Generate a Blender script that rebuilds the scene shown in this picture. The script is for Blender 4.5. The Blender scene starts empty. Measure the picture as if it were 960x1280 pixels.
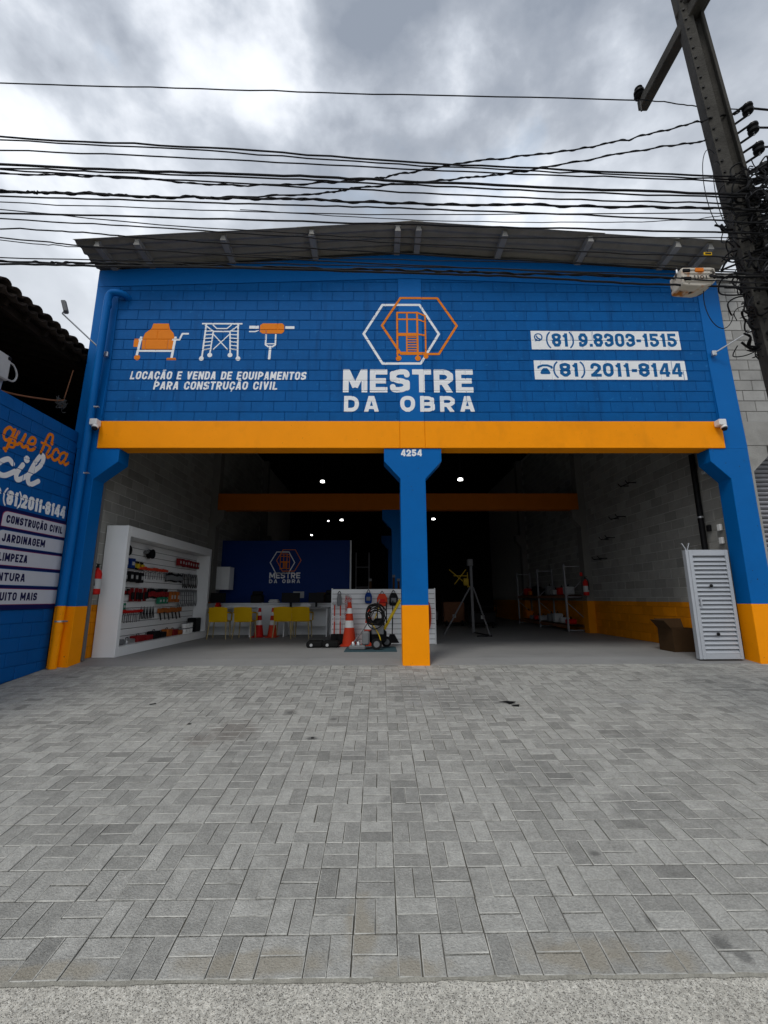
import bpy, bmesh, math, random
import numpy as np
from mathutils import Vector, Matrix
random.seed(7); rng = random.Random(11)
PI = math.pi
sc = bpy.context.scene
col = sc.collection
# ---------------------------------------------------------------- camera
cam = bpy.data.objects.new('camera', bpy.data.cameras.new('camera'))
col.objects.link(cam); sc.camera = cam
cam.data.sensor_fit = 'HORIZONTAL'; cam.data.sensor_width = 36
cam.data.lens = 36*545/960
cam.data.clip_start = .02; cam.data.clip_end = 3000
pt, yw, rl = math.radians(11.2), math.radians(.6), math.radians(.2)
fw = Vector((math.sin(yw)*math.cos(pt), math.cos(yw)*math.cos(pt), math.sin(pt)))
r0 = Vector((math.cos(yw), -math.sin(yw), 0)); u0 = r0.cross(fw)
rr = r0*math.cos(rl)-u0*math.sin(rl); uu = u0*math.cos(rl)+r0*math.sin(rl)
mw = Matrix((rr, uu, -fw)).transposed().to_4x4(); mw.translation = (0, 0, 1)
cam.matrix_world = mw
# ---------------------------------------------------------------- world: overcast sky with broken grey cloud
SUN_EL, SUN_AZ = math.radians(52), math.radians(205)     # azimuth clockwise from +Y
w = bpy.data.worlds.new('World'); sc.world = w; w.use_nodes = True
nt = w.node_tree; nt.nodes.clear()
def N(t, **k):
    n = nt.nodes.new(t)
    for a, b in k.items(): setattr(n, a, b)
    return n
def L(a, b): nt.links.new(a, b)
def MA(op, a, b=None, c=None, clamp=False):
    n = N('ShaderNodeMath', operation=op); n.use_clamp = clamp
    for i, v in enumerate((a, b, c)):
        if v is None: continue
        if isinstance(v, (int, float)): n.inputs[i].default_value = v
        else: L(v, n.inputs[i])
    return n.outputs[0]
out = N('ShaderNodeOutputWorld'); bg = N('ShaderNodeBackground'); bg.inputs[1].default_value = .1
L(bg.outputs[0], out.inputs[0])
sky = N('ShaderNodeTexSky', sky_type='NISHITA'); sky.sun_disc = False
sky.sun_elevation = SUN_EL; sky.sun_rotation = SUN_AZ
tc = N('ShaderNodeTexCoord'); sp = N('ShaderNodeSeparateXYZ'); L(tc.outputs['Generated'], sp.inputs[0])
zz = MA('ADD', MA('MAXIMUM', sp.outputs[2], 0.0), .22)
cx = MA('DIVIDE', sp.outputs[0], zz); cy = MA('DIVIDE', sp.outputs[1], zz)
cv = N('ShaderNodeCombineXYZ'); L(cx, cv.inputs[0]); L(cy, cv.inputs[1])
def noise(scale, det, rough, off, dist=0.0):
    m = N('ShaderNodeMapping'); L(tc.outputs['Generated'], m.inputs[0]); m.inputs['Location'].default_value = off; m.inputs['Scale'].default_value = (1, 1, 1.5)
    n = N('ShaderNodeTexNoise'); n.inputs['Scale'].default_value = scale; n.inputs['Detail'].default_value = det
    n.inputs['Roughness'].default_value = rough; n.inputs['Distortion'].default_value = dist
    L(m.outputs[0], n.inputs['Vector']); return n.outputs[0]
nA = noise(4.3, 9, .52, (5.15, 2.2, .6), .1)
nB = noise(1.9, 3, .5, (7.3, 2.2, 4.0))
mixn = MA('ADD', MA('MULTIPLY', nA, .70), MA('MULTIPLY', nB, .30))
cr = N('ShaderNodeValToRGB'); L(mixn, cr.inputs[0])
els = cr.color_ramp.elements
els[0].position = .40; els[0].color = (2.3, 2.6, 3.1, 1)
els[1].position = .67; els[1].color = (9.0, 9.2, 9.5, 1)
for p_, c_ in ((.47, (3.2, 3.5, 4.0, 1)), (.525, (4.6, 4.95, 5.5, 1)), (.58, (6.9, 7.2, 7.7, 1))):
    e = els.new(p_); e.color = c_
nC = noise(2.3, 4, .5, (1.3, 9.2, 2.0)); nD = noise(7, 6, .6, (5, 5, 1))
bl = N('ShaderNodeMapRange'); L(MA('ADD', MA('MULTIPLY', nC, .7), MA('MULTIPLY', nD, .3)), bl.inputs[0]); bl.inputs[1].default_value = .57; bl.inputs[2].default_value = .64; bl.inputs[4].default_value = .55
mxb = N('ShaderNodeMix', data_type='RGBA'); L(bl.outputs[0], mxb.inputs[0]); L(cr.outputs[0], mxb.inputs[6]); mxb.inputs[7].default_value = (2.9, 3.9, 5.2, 1)
# cloud bank brightens towards the horizon as in the photo
br = N('ShaderNodeMapRange'); L(sp.outputs[2], br.inputs[0])
br.inputs[1].default_value = .80; br.inputs[2].default_value = .50; br.inputs[3].default_value = 0; br.inputs[4].default_value = .45
mxh = N('ShaderNodeMix', data_type='RGBA'); L(br.outputs[0], mxh.inputs[0]); L(mxb.outputs[2], mxh.inputs[6]); mxh.inputs[7].default_value = (8.3, 8.6, 8.9, 1)
mx = N('ShaderNodeMix', data_type='RGBA'); mx.inputs[0].default_value = .93
L(sky.outputs[0], mx.inputs[6]); L(mxh.outputs[2], mx.inputs[7]); L(mx.outputs[2], bg.inputs[0])
# ---------------------------------------------------------------- sun (veiled by cloud)
sd = bpy.data.lights.new('sun', 'SUN'); sd.energy = 1.0; sd.angle = math.radians(18); sd.color = (1, .97, .92)
sun = bpy.data.objects.new('sun', sd); col.objects.link(sun)
dirv = Vector((math.sin(SUN_AZ)*math.cos(SUN_EL), math.cos(SUN_AZ)*math.cos(SUN_EL), math.sin(SUN_EL)))
sun.rotation_euler = dirv.to_track_quat('Z', 'Y').to_euler(); sun.location = (0, -20, 30)
sc.view_settings.view_transform = 'Standard'; sc.view_settings.look = 'None'
sc.view_settings.exposure = .48; sc.view_settings.gamma = 1
sc.render.engine = 'CYCLES'; sc.cycles.max_bounces = 6; sc.cycles.diffuse_bounces = 4
sc.render.resolution_x = 768; sc.render.resolution_y = 1024
# ================================================================ materials
def M(name, c, rough=.6, var=.15, scale=6, bump=.0, bscale=80, metal=0, rnd=0, emit=0, c2=None, zsplit=None, spec=.10, coords='Position', dirt=0, stretch=None, grain=0, odd=0):
    """procedural painted / bare surface: base colour, blotchy variation, fine relief, per-piece tone"""
    global nt
    m = bpy.data.materials.new(name); m.use_nodes = True; nt = m.node_tree
    b = nt.nodes['Principled BSDF']
    g = N('ShaderNodeNewGeometry')
    vec = g.outputs['Position']
    if coords == 'Object':
        t_ = N('ShaderNodeTexCoord'); vec = t_.outputs['Object']
    if stretch:
        mp = N('ShaderNodeMapping'); L(vec, mp.inputs[0]); mp.inputs['Scale'].default_value = stretch; vec = mp.outputs[0]
    base = N('ShaderNodeRGB'); base.outputs[0].default_value = (*c, 1); cur = base.outputs[0]
    if zsplit is not None:
        s_ = N('ShaderNodeSeparateXYZ'); L(g.outputs['Position'], s_.inputs[0])
        wob = N('ShaderNodeTexNoise'); wob.inputs['Scale'].default_value = 7; L(g.outputs['Position'], wob.inputs['Vector'])
        f_ = MA('GREATER_THAN', MA('ADD', s_.outputs[2], MA('MULTIPLY', wob.outputs[0], .008)), zsplit)
        x_ = N('ShaderNodeMix', data_type='RGBA'); L(f_, x_.inputs[0]); x_.inputs[6].default_value = (*c, 1); x_.inputs[7].default_value = (*c2, 1); cur = x_.outputs[2]
    n1 = N('ShaderNodeTexNoise'); n1.inputs['Scale'].default_value = scale; n1.inputs['Detail'].default_value = 8; n1.inputs['Roughness'].default_value = .65
    L(vec, n1.inputs['Vector'])
    val = MA('ADD', MA('MULTIPLY', MA('SUBTRACT', n1.outputs[0], .5), var*2.5), 1.0)
    if rnd:
        oi = N('ShaderNodeObjectInfo')
        rsum = MA('FRACT', MA('ADD', oi.outputs['Random'], g.outputs['Random Per Island']))
        val = MA('MULTIPLY', val, MA('ADD', MA('MULTIPLY', MA('SUBTRACT', rsum, .5), rnd*2), 1.0))
    if grain:
        n5 = N('ShaderNodeTexNoise'); n5.inputs['Scale'].default_value = scale*6; n5.inputs['Detail'].default_value = 4; n5.inputs['Roughness'].default_value = .7
        L(vec, n5.inputs['Vector']); val = MA('MULTIPLY', val, MA('ADD', MA('MULTIPLY', MA('SUBTRACT', n5.outputs[0], .5), grain*2.5), 1.0))
    if odd:
        val = MA('MULTIPLY', val, MA('SUBTRACT', 1.0, MA('MULTIPLY', MA('LESS_THAN', MA('FRACT', MA('MULTIPLY', rsum, 7.31)), .10), odd)))
    if dirt:
        n3 = N('ShaderNodeTexNoise'); n3.inputs['Scale'].default_value = 1.3; n3.inputs['Detail'].default_value = 9; n3.inputs['Roughness'].default_value = .7
        L(g.outputs['Position'], n3.inputs['Vector'])
        mr = N('ShaderNodeMapRange'); L(n3.outputs[0], mr.inputs[0]); mr.inputs[1].default_value = .52; mr.inputs[2].default_value = .75
        mr.inputs[3].default_value = 1; mr.inputs[4].default_value = 1-dirt
        val = MA('MULTIPLY', val, mr.outputs[0])
    hs = N('ShaderNodeVectorMath', operation='SCALE'); L(cur, hs.inputs[0]); L(val, hs.inputs['Scale'])
    L(hs.outputs[0], b.inputs['Base Color'])
    b.inputs['Roughness'].default_value = rough; b.inputs['Metallic'].default_value = metal
    b.inputs['Specular IOR Level'].default_value = spec
    if bump:
        n2 = N('ShaderNodeTexNoise'); n2.inputs['Scale'].default_value = bscale; n2.inputs['Detail'].default_value = 5; L(vec, n2.inputs['Vector'])
        bp = N('ShaderNodeBump'); bp.inputs['Strength'].default_value = bump; bp.inputs['Distance'].default_value = .01
        L(n2.outputs[0], bp.inputs['Height']); L(bp.outputs[0], b.inputs['Normal'])
    if emit:
        b.inputs['Emission Color'].default_value = (*c, 1); b.inputs['Emission Strength'].default_value = emit
    return m
BLUE = (.0003, .088, .295); BLUEC = (.0003, .112, .375); ORG = (.93, .30, .0005); WHT = (.78, .79, .80)
m_blue = M('blue_wall_paint', BLUE, .6, .13, 3, .4, 120, rnd=.04, dirt=.16)
m_bluejoint = M('blue_joint_paint', (.002, .075, .26), .7, .1, 3, .3, 120)
m_bluecol = M('blue_column_paint', BLUEC, .5, .07, 2.5, .12, 90)
m_col2t = M('blue_and_orange_column_paint', ORG, .5, .07, 2.5, .15, 70, c2=BLUEC, zsplit=.894, dirt=.10)
m_orange = M('orange_beam_paint', ORG, .5, .07, 2, .2, 90, dirt=.10)
m_white = M('white_lettering_paint', WHT, .5, .05, 8, .2, 120)
m_orlog = M('orange_lettering_paint', (.72, .2, .01), .55, .08, 8, .2, 120)
m_ltblue = M('blue_lettering_paint', (.005, .10, .28), .55, .08, 8, .2, 120)
m_conc = M('bare_concrete', (.29, .283, .265), .85, .22, 2.2, .5, 60, dirt=.3)
m_tie = M('dimmed_orange_beam', (.42, .11, .006), .6, .12, 3)  # beam orange darkened in the colour to stand for indoor dimness
m_blockwall = M('bare_concrete_block', (.17, .168, .155), .9, .2, 4, .6, 90, rnd=.22, dirt=.2)
m_block2t = M('bare_block_above_orange_paint', (.62, .21, .003), .8, .18, 4, .5, 90, rnd=.15, c2=(.27, .266, .245), zsplit=.91)
m_col2tc = M('concrete_column_orange_foot', (.62, .21, .003), .8, .15, 3, .4, 60, c2=(.17, .165, .15), zsplit=.91)
m_mortar = M('mortar', (.26, .255, .24), .95, .2, 6, .5, 100)
m_mortar2t = M('painted_mortar', (.5, .17, .003), .9, .2, 6, .5, 100, c2=(.42, .41, .385), zsplit=.91)
m_greyblock = M('grey_block_neighbour', (.33, .325, .31), .9, .18, 3, .6, 80, rnd=.16, dirt=.25)
m_asb = M('weathered_fibre_cement', (.24, .228, .20), .9, .25, 3, .4, 50, dirt=.35)
m_dark = M('interior_gloom_black', (.012, .012, .012), .9, .1, 3)  # near-black colour stands in for the unlit insides of shop and shed
m_black = M('black_plastic', (.008, .008, .009), .45, .1, 10)
m_rubber = M('black_rubber', (.012, .012, .012), .8, .1, 10)
m_cable = M('black_cable_sheath', (.012, .012, .013), .5, .2, 5)
m_cable2 = M('faded_grey_cable', (.07, .07, .072), .6, .2, 5)
m_wlam = M('white_laminate', (.76, .77, .77), .4, .03, 4)
m_slat = M('white_slat', (.72, .73, .73), .45, .04, 4, rnd=.03)
m_groove = M('dark_groove', (.06, .06, .06), .8, .05, 4)
m_floor = M('smooth_cement_floor', (.27, .27, .265), .55, .12, 1.4, .15, 30, dirt=.18)
m_galv = M('grey_painted_steel', (.44, .46, .49), .42, .06, 5, .05, 60, metal=.25)
m_steel = M('galvanised_steel', (.5, .51, .52), .4, .1, 10, metal=.8)
m_alu = M('shutter_steel', (.30, .30, .32), .45, .12, 4, metal=.4, rnd=.08)
m_red = M('red_plastic', (.48, .015, .012), .45, .08, 10)
m_redo = M('red_orange_plastic', (.55, .05, .02), .5, .08, 10)
m_yel = M('yellow_plastic', (.60, .36, .006), .45, .05, 6)
m_yelp = M('yellow_paint', (.55, .38, .02), .5, .15, 12)
m_brown = M('corrugated_cardboard', (.055, .031, .015), .85, .12, 8)
m_grey = M('mid_grey_plastic', (.16, .165, .17), .5, .1, 10)
m_lgrey = M('light_grey_plastic', (.42, .43, .43), .5, .06, 10)
m_wplas = M('white_plastic', (.72, .72, .71), .4, .05, 10)
m_green = M('green_plastic', (.02, .16, .09), .5, .1, 10)
m_oran = M('orange_plastic', (.62, .16, .01), .5, .1, 10)
m_dsteel = M('dull_dark_steel', (.13, .13, .135), .6, .15, 8)
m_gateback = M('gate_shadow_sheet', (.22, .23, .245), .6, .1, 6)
m_dred = M('dark_red_packaging', (.20, .012, .014), .5, .35, 25)
m_dora = M('dull_orange_packaging', (.34, .10, .02), .5, .3, 25)
m_chleg = M('dull_beige_leg', (.38, .30, .15), .5, .1, 8)
m_mat = M('blue_grey_rubber_mat', (.04, .08, .095), .8, .15, 12)
m_panel = M('deep_blue_panel', (.004, .03, .16), .5, .05, 3)
m_navy = M('navy_board', (.010, .012, .075), .4, .05, 4)
m_navyt = M('navy_print', (.012, .012, .06), .4, .03, 4)
m_plate = M('pale_grey_board_plate', (.52, .53, .58), .4, .05, 3)
m_plateedge = M('red_edge_print', (.28, .03, .10), .4, .05, 3)
m_tile = M('dark_clay_tile', (.035, .028, .024), .9, .3, 8, .5, 60, rnd=.25)
m_wood = M('dark_old_timber', (.02, .015, .012), .9, .3, 8, .3, 40)
m_rust = M('rusty_pipe', (.20, .09, .05), .8, .3, 12, .3, 60)
m_polec = M('weathered_pole_concrete', (.06, .057, .051), .9, .55, 5, .6, 50, dirt=.4)
m_lamp = M('lit_lamp', (1, .98, .95), .5, 0, 1, emit=8)
m_glass = M('dark_glass', (.01, .01, .012), .12, .0, 3)
m_rubble = M('dark_soil', (.05, .048, .045), .95, .2, 6)
# splice closure: pale plastic with rust stains
m_clos = M('stained_pale_plastic', (.50, .46, .40), .7, .15, 9, .3, 30)
nt = m_clos.node_tree
def overlay(m, colr, lo, hi, scale, off=(0, 0, 0), stretch=(1, 1, 1)):
    global nt
    nt = m.node_tree; b = nt.nodes['Principled BSDF']; src = b.inputs['Base Color'].links[0].from_socket
    g = N('ShaderNodeNewGeometry'); mp = N('ShaderNodeMapping'); L(g.outputs['Position'], mp.inputs[0])
    mp.inputs['Location'].default_value = off; mp.inputs['Scale'].default_value = stretch
    n = N('ShaderNodeTexNoise'); n.inputs['Scale'].default_value = scale; n.inputs['Detail'].default_value = 6; L(mp.outputs[0], n.inputs['Vector'])
    r = N('ShaderNodeMapRange'); L(n.outputs[0], r.inputs[0]); r.inputs[1].default_value = lo; r.inputs[2].default_value = hi
    x = N('ShaderNodeMix', data_type='RGBA'); L(r.outputs[0], x.inputs[0]); L(src, x.inputs[6]); x.inputs[7].default_value = (*colr, 1)
    L(x.outputs[2], b.inputs['Base Color'])
overlay(m_clos, (.35, .13, .03), .56, .66, 9)
overlay(m_clos, (.04, .035, .03), .60, .66, 14, (3, 1, 2))
overlay(m_orange, (.42, .17, .01), .68, .73, 34)
overlay(m_orange, (.80, .26, .002), .55, .80, 3.5, (2, 0, 1), (1, 1, .6))
overlay(m_col2t, (.02, .03, .05), .70, .76, 22, (4, 4, 0))
overlay(m_blue, (.0003, .055, .19), .55, .85, 2.2, (0, 0, 0), (4, 4, .45))
overlay(m_blue, (.01, .13, .36), .64, .74, 12, (9, 0, 0))
# pavers: streaky, each its own tone, with real oil / rust stains at fixed places
m_pav = M('concrete_paver', (.335, .331, .306), .88, .34, 13, 1.0, 110, rnd=.17, dirt=.22, grain=.42, odd=.16)
m_pedge = M('worn_paver_edge', (.40, .393, .36), .9, .8, 7, .6, 120, dirt=.2, grain=.3)
def spots(m, colr, pts, strength):
    global nt
    nt = m.node_tree; b = nt.nodes['Principled BSDF']; src = b.inputs['Base Color'].links[0].from_socket
    g = N('ShaderNodeNewGeometry'); n = N('ShaderNodeTexNoise'); n.inputs['Scale'].default_value = 9; n.inputs['Detail'].default_value = 6
    L(g.outputs['Position'], n.inputs['Vector'])
    acc = None
    for (x, y, rx, ry) in pts:
        v = N('ShaderNodeVectorMath', operation='SUBTRACT'); L(g.outputs['Position'], v.inputs[0]); v.inputs[1].default_value = (x, y, 0)
        s = N('ShaderNodeVectorMath', operation='MULTIPLY'); L(v.outputs[0], s.inputs[0]); s.inputs[1].default_value = (1/rx, 1/ry, 0)
        l = N('ShaderNodeVectorMath', operation='LENGTH'); L(s.outputs[0], l.inputs[0])
        d = MA('ADD', l.outputs['Value'], MA('MULTIPLY', MA('SUBTRACT', n.outputs[0], .5), 1.8))
        r = N('ShaderNodeMapRange'); L(d, r.inputs[0]); r.inputs[1].default_value = 1.15; r.inputs[2].default_value = .55
        acc = r.outputs[0] if acc is None else MA('MAXIMUM', acc, r.outputs[0])
    x = N('ShaderNodeMix', data_type='RGBA'); L(MA('MULTIPLY', acc, strength), x.inputs[0]); L(src, x.inputs[6]); x.inputs[7].default_value = (*colr, 1)
    L(x.outputs[2], b.inputs['Base Color'])
spots(m_pav, (.05, .05, .05), [(1.61, 2.40, .05, .05), (1.66, 2.34, .04, .04), (1.35, 2.52, .035, .05), (1.30, 2.98, .04, .03), (-.66, 4.62, .06, .04), (-1.0, 5.3, .06, .05), (-.5, 5.1, .04, .04)], .55)
spots(m_pav, (.095, .095, .092), [(.9, 5.7, .55, .45), (.35, 6.1, .3, .25), (1.3, 3.9, .35, .3), (.25, 3.6, .25, .2), (-.2, 4.3, .25, .2), (2.6, 4.6, .35, .25), (-1.2, 4.4, .3, .2), (1.9, 3.5, .3, .2), (-2.6, 6.3, .5, .3)], .32)
spots(m_pav, (.10, .075, .06), [(-1.5, 4.8, .28, .28), (-1.7, 4.6, .2, .15)], .4)
spots(m_pav, (.30, .265, .20), [(-.6, 2.34, .35, .07), (.15, 2.30, .2, .05), (.9, 2.36, .3, .09), (-1.5, 2.3, .3, .05), (-.1, 2.5, .08, .22), (1.35, 2.32, .1, .06)], .55)
spots(m_pav, (.36, .36, .35), [(.62, 6.05, .25, .12), (.45, 5.6, .12, .1), (3.0, 5.6, .3, .1)], .5)
m_nmort = M('dark_neighbour_mortar', (.15, .145, .135), .95, .3, 6, .5, 100)
m_lip = M('crumbling_lip_mortar', (.27, .26, .225), .95, .45, 18, .8, 150, grain=.4)
m_sand = M('sandy_joint', (.115, .108, .09), .95, .7, 5, .6, 200)
# exposed aggregate concrete of the street edge
m_aggr = M('exposed_aggregate_concrete', (.475, .455, .40), .9, .26, 5, .7, 160, dirt=.12)
nt = m_aggr.node_tree
b_ = nt.nodes['Principled BSDF']; src_ = b_.inputs['Base Color'].links[0].from_socket
g_ = N('ShaderNodeNewGeometry'); vo = N('ShaderNodeTexVoronoi'); vo.inputs['Scale'].default_value = 170; L(g_.outputs['Position'], vo.inputs['Vector'])
sx_ = N('ShaderNodeSeparateXYZ'); L(vo.outputs['Color'], sx_.inputs[0])
fv = MA('GREATER_THAN', sx_.outputs[0], .60); fd = MA('LESS_THAN', vo.outputs['Distance'], .45)
xm = N('ShaderNodeMix', data_type='RGBA'); L(MA('MULTIPLY', MA('MULTIPLY', fv, fd), .75), xm.inputs[0]); L(src_, xm.inputs[6]); xm.inputs[7].default_value = (.07, .065, .06, 1)
fw_ = MA('MULTIPLY', MA('LESS_THAN', sx_.outputs[0], .2), fd)
xn = N('ShaderNodeMix', data_type='RGBA'); L(MA('MULTIPLY', fw_, .6), xn.inputs[0]); L(xm.outputs[2], xn.inputs[6]); xn.inputs[7].default_value = (.66, .65, .6, 1)
vs_ = N('ShaderNodeVectorMath', operation='SCALE'); L(xn.outputs[2], vs_.inputs[0])
vo2 = N('ShaderNodeTexVoronoi'); vo2.inputs['Scale'].default_value = 95; L(g_.outputs['Position'], vo2.inputs['Vector'])
s2_ = N('ShaderNodeSeparateXYZ'); L(vo2.outputs['Color'], s2_.inputs[0])
n9 = N('ShaderNodeTexNoise'); n9.inputs['Scale'].default_value = 55; n9.inputs['Detail'].default_value = 6; n9.inputs['Roughness'].default_value = .8; L(g_.outputs['Position'], n9.inputs['Vector'])
L(MA('MULTIPLY', MA('ADD', .78, MA('MULTIPLY', s2_.outputs[1], .42)), MA('ADD', .25, MA('MULTIPLY', n9.outputs[0], 1.5))), vs_.inputs['Scale'])
L(vs_.outputs[0], b_.inputs['Base Color'])
# ================================================================ mesh helpers
def chain_loc(o):
    v = Vector((0, 0, 0))
    while o is not None: v += o.location; o = o.parent
    return v
class MB:
    def __init__(s): s.v = []; s.f = []; s.mi = []; s.cur = 0
    def add(s, vs, fs):
        n = len(s.v); s.v += [tuple(p) for p in vs]; s.f += [tuple(i+n for i in f) for f in fs]; s.mi += [s.cur]*len(fs); return s
    def box(s, x0, x1, y0, y1, z0, z1, T=None):
        vs = [(x, y, z) for z in (z0, z1) for y in (y0, y1) for x in (x0, x1)]
        if T is not None: vs = [tuple(T @ Vector(p)) for p in vs]
        return s.add(vs, [(0, 2, 3, 1), (4, 5, 7, 6), (0, 1, 5, 4), (2, 6, 7, 3), (0, 4, 6, 2), (1, 3, 7, 5)])
    def bbox(s, x0, x1, y0, y1, z0, z1, c=.006, T=None):
        """box with chamfered edges"""
        c = min(c, (x1-x0)*.45, (y1-y0)*.45, (z1-z0)*.45)
        X, Y, Z = (x0, x1), (y0, y1), (z0, z1); ids = {}; vs = []
        for i in (0, 1):
            for j in (0, 1):
                for k in (0, 1):
                    sx, sy, sz = (1, -1)[i]*c, (1, -1)[j]*c, (1, -1)[k]*c
                    for a, p in (('x', (X[i], Y[j]+sy, Z[k]+sz)), ('y', (X[i]+sx, Y[j], Z[k]+sz)), ('z', (X[i]+sx, Y[j]+sy, Z[k]))):
                        ids[(i, j, k, a)] = len(vs); vs.append(p)
        fs = []
        q = lambda *ks: fs.append(tuple(ids[k] for k in ks))
        for i in (0, 1): q((i, 0, 0, 'x'), (i, 1, 0, 'x'), (i, 1, 1, 'x'), (i, 0, 1, 'x'))
        for j in (0, 1): q((0, j, 0, 'y'), (1, j, 0, 'y'), (1, j, 1, 'y'), (0, j, 1, 'y'))
        for k in (0, 1): q((0, 0, k, 'z'), (1, 0, k, 'z'), (1, 1, k, 'z'), (0, 1, k, 'z'))
        for i in (0, 1):
            for j in (0, 1): q((i, j, 0, 'x'), (i, j, 1, 'x'), (i, j, 1, 'y'), (i, j, 0, 'y'))
            for k in (0, 1): q((i, 0, k, 'x'), (i, 1, k, 'x'), (i, 1, k, 'z'), (i, 0, k, 'z'))
        for j in (0, 1):
            for k in (0, 1): q((0, j, k, 'y'), (1, j, k, 'y'), (1, j, k, 'z'), (0, j, k, 'z'))
        for i in (0, 1):
            for j in (0, 1):
                for k in (0, 1): q((i, j, k, 'x'), (i, j, k, 'y'), (i, j, k, 'z'))
        if T is not None: vs = [tuple(T @ Vector(p)) for p in vs]
        return s.add(vs, fs)
    def tube(s, pts, r, n=8, cap=True):
        P = [Vector(p) for p in pts]; R = r if isinstance(r, (list, tuple)) else [r]*len(P)
        vs = []; prev = None
        for i, p in enumerate(P):
            t = (P[min(i+1, len(P)-1)]-P[max(i-1, 0)]).normalized()
            if prev is None:
                a = Vector((0, 0, 1)) if abs(t.z) < .9 else Vector((1, 0, 0)); a = (a-t*a.dot(t)).normalized()
            else:
                a = prev-t*prev.dot(t); a = a.normalized() if a.length > 1e-6 else prev
            prev = a; b = t.cross(a)
            for k in range(n):
                an = 2*PI*(k+.5)/n; vs.append(p+(a*math.cos(an)+b*math.sin(an))*R[i])
        fs = [(i*n+k, i*n+(k+1) % n, (i+1)*n+(k+1) % n, (i+1)*n+k) for i in range(len(P)-1) for k in range(n)]
        if cap: fs += [tuple(range(n-1, -1, -1)), tuple((len(P)-1)*n+k for k in range(n))]
        return s.add(vs, fs)
    def lathe(s, prof, n=20, o=(0, 0, 0)):
        vs = [(o[0]+r*math.cos(2*PI*k/n), o[1]+r*math.sin(2*PI*k/n), o[2]+z) for r, z in prof for k in range(n)]
        fs = [(i*n+k, i*n+(k+1) % n, (i+1)*n+(k+1) % n, (i+1)*n+k) for i in range(len(prof)-1) for k in range(n)]
        fs += [tuple(range(n-1, -1, -1)), tuple((len(prof)-1)*n+k for k in range(n))]
        return s.add(vs, fs)
    def prism(s, poly, a0, a1, axis='y'):
        """poly: 2-D outline; axis y -> (x,z), axis x -> (y,z), axis z -> (x,y)"""
        def P(p, a): return {'y': (p[0], a, p[1]), 'x': (a, p[0], p[1]), 'z': (p[0], p[1], a)}[axis]
        n = len(poly); vs = [P(p, a0) for p in poly]+[P(p, a1) for p in poly]
        fs = [tuple(range(n)), tuple(range(2*n-1, n-1, -1))]+[(i, (i+1) % n, n+(i+1) % n, n+i) for i in range(n)]
        return s.add(vs, fs)
    def mesh(s, name, mats, smooth=False):
        me = bpy.data.meshes.new(name); me.from_pydata(s.v, [], s.f)
        for m in (mats if isinstance(mats, (list, tuple)) else [mats]): me.materials.append(m)
        me.polygons.foreach_set('material_index', s.mi)
        if smooth: me.polygons.foreach_set('use_smooth', [True]*len(s.f))
        bm = bmesh.new(); bm.from_mesh(me); bmesh.ops.recalc_face_normals(bm, faces=bm.faces); bm.to_mesh(me); bm.free()
        return me
    def build(s, name, mats, parent=None, smooth=False, local=False):
        o = bpy.data.objects.new(name, None)
        if parent is not None and not local:
            c = chain_loc(parent); s.v = [(x-c.x, y-c.y, z-c.z) for x, y, z in s.v]
        me = s.mesh(name, mats, smooth)
        bpy.data.objects.remove(o)
        o = bpy.data.objects.new(name, me); col.objects.link(o)
        if smooth:
            try:
                o.data.set_sharp_from_angle(angle=math.radians(40))
            except Exception: pass
        if parent is not None: o.parent = parent
        return o
def put(name, me, parent, wloc, rot=None):
    o = bpy.data.objects.new(name, me); col.objects.link(o)
    if parent is not None:
        o.parent = parent; o.location = Vector(wloc)-chain_loc(parent)
    else: o.location = wloc
    if rot: o.rotation_euler = rot
    return o
def tag(o, label, cat, group=None):
    o['label'] = label; o['category'] = cat
    if group: o['group'] = group
    return o
def thing(name, label, cat, loc=(0, 0, 0), group=None, rot=None):
    o = bpy.data.objects.new(name, None); col.objects.link(o); o.location = loc; o.empty_display_size = .2
    if rot: o.rotation_euler = rot
    return tag(o, label, cat, group)
def copy_tree(o, parent=None):
    c = o.copy(); col.objects.link(c)
    if parent is not None: c.parent = parent; c.matrix_parent_inverse = o.matrix_parent_inverse
    for ch in o.children: copy_tree(ch, c)
    return c
def structure(o, kind='structure'): o['kind'] = kind; return o
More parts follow.
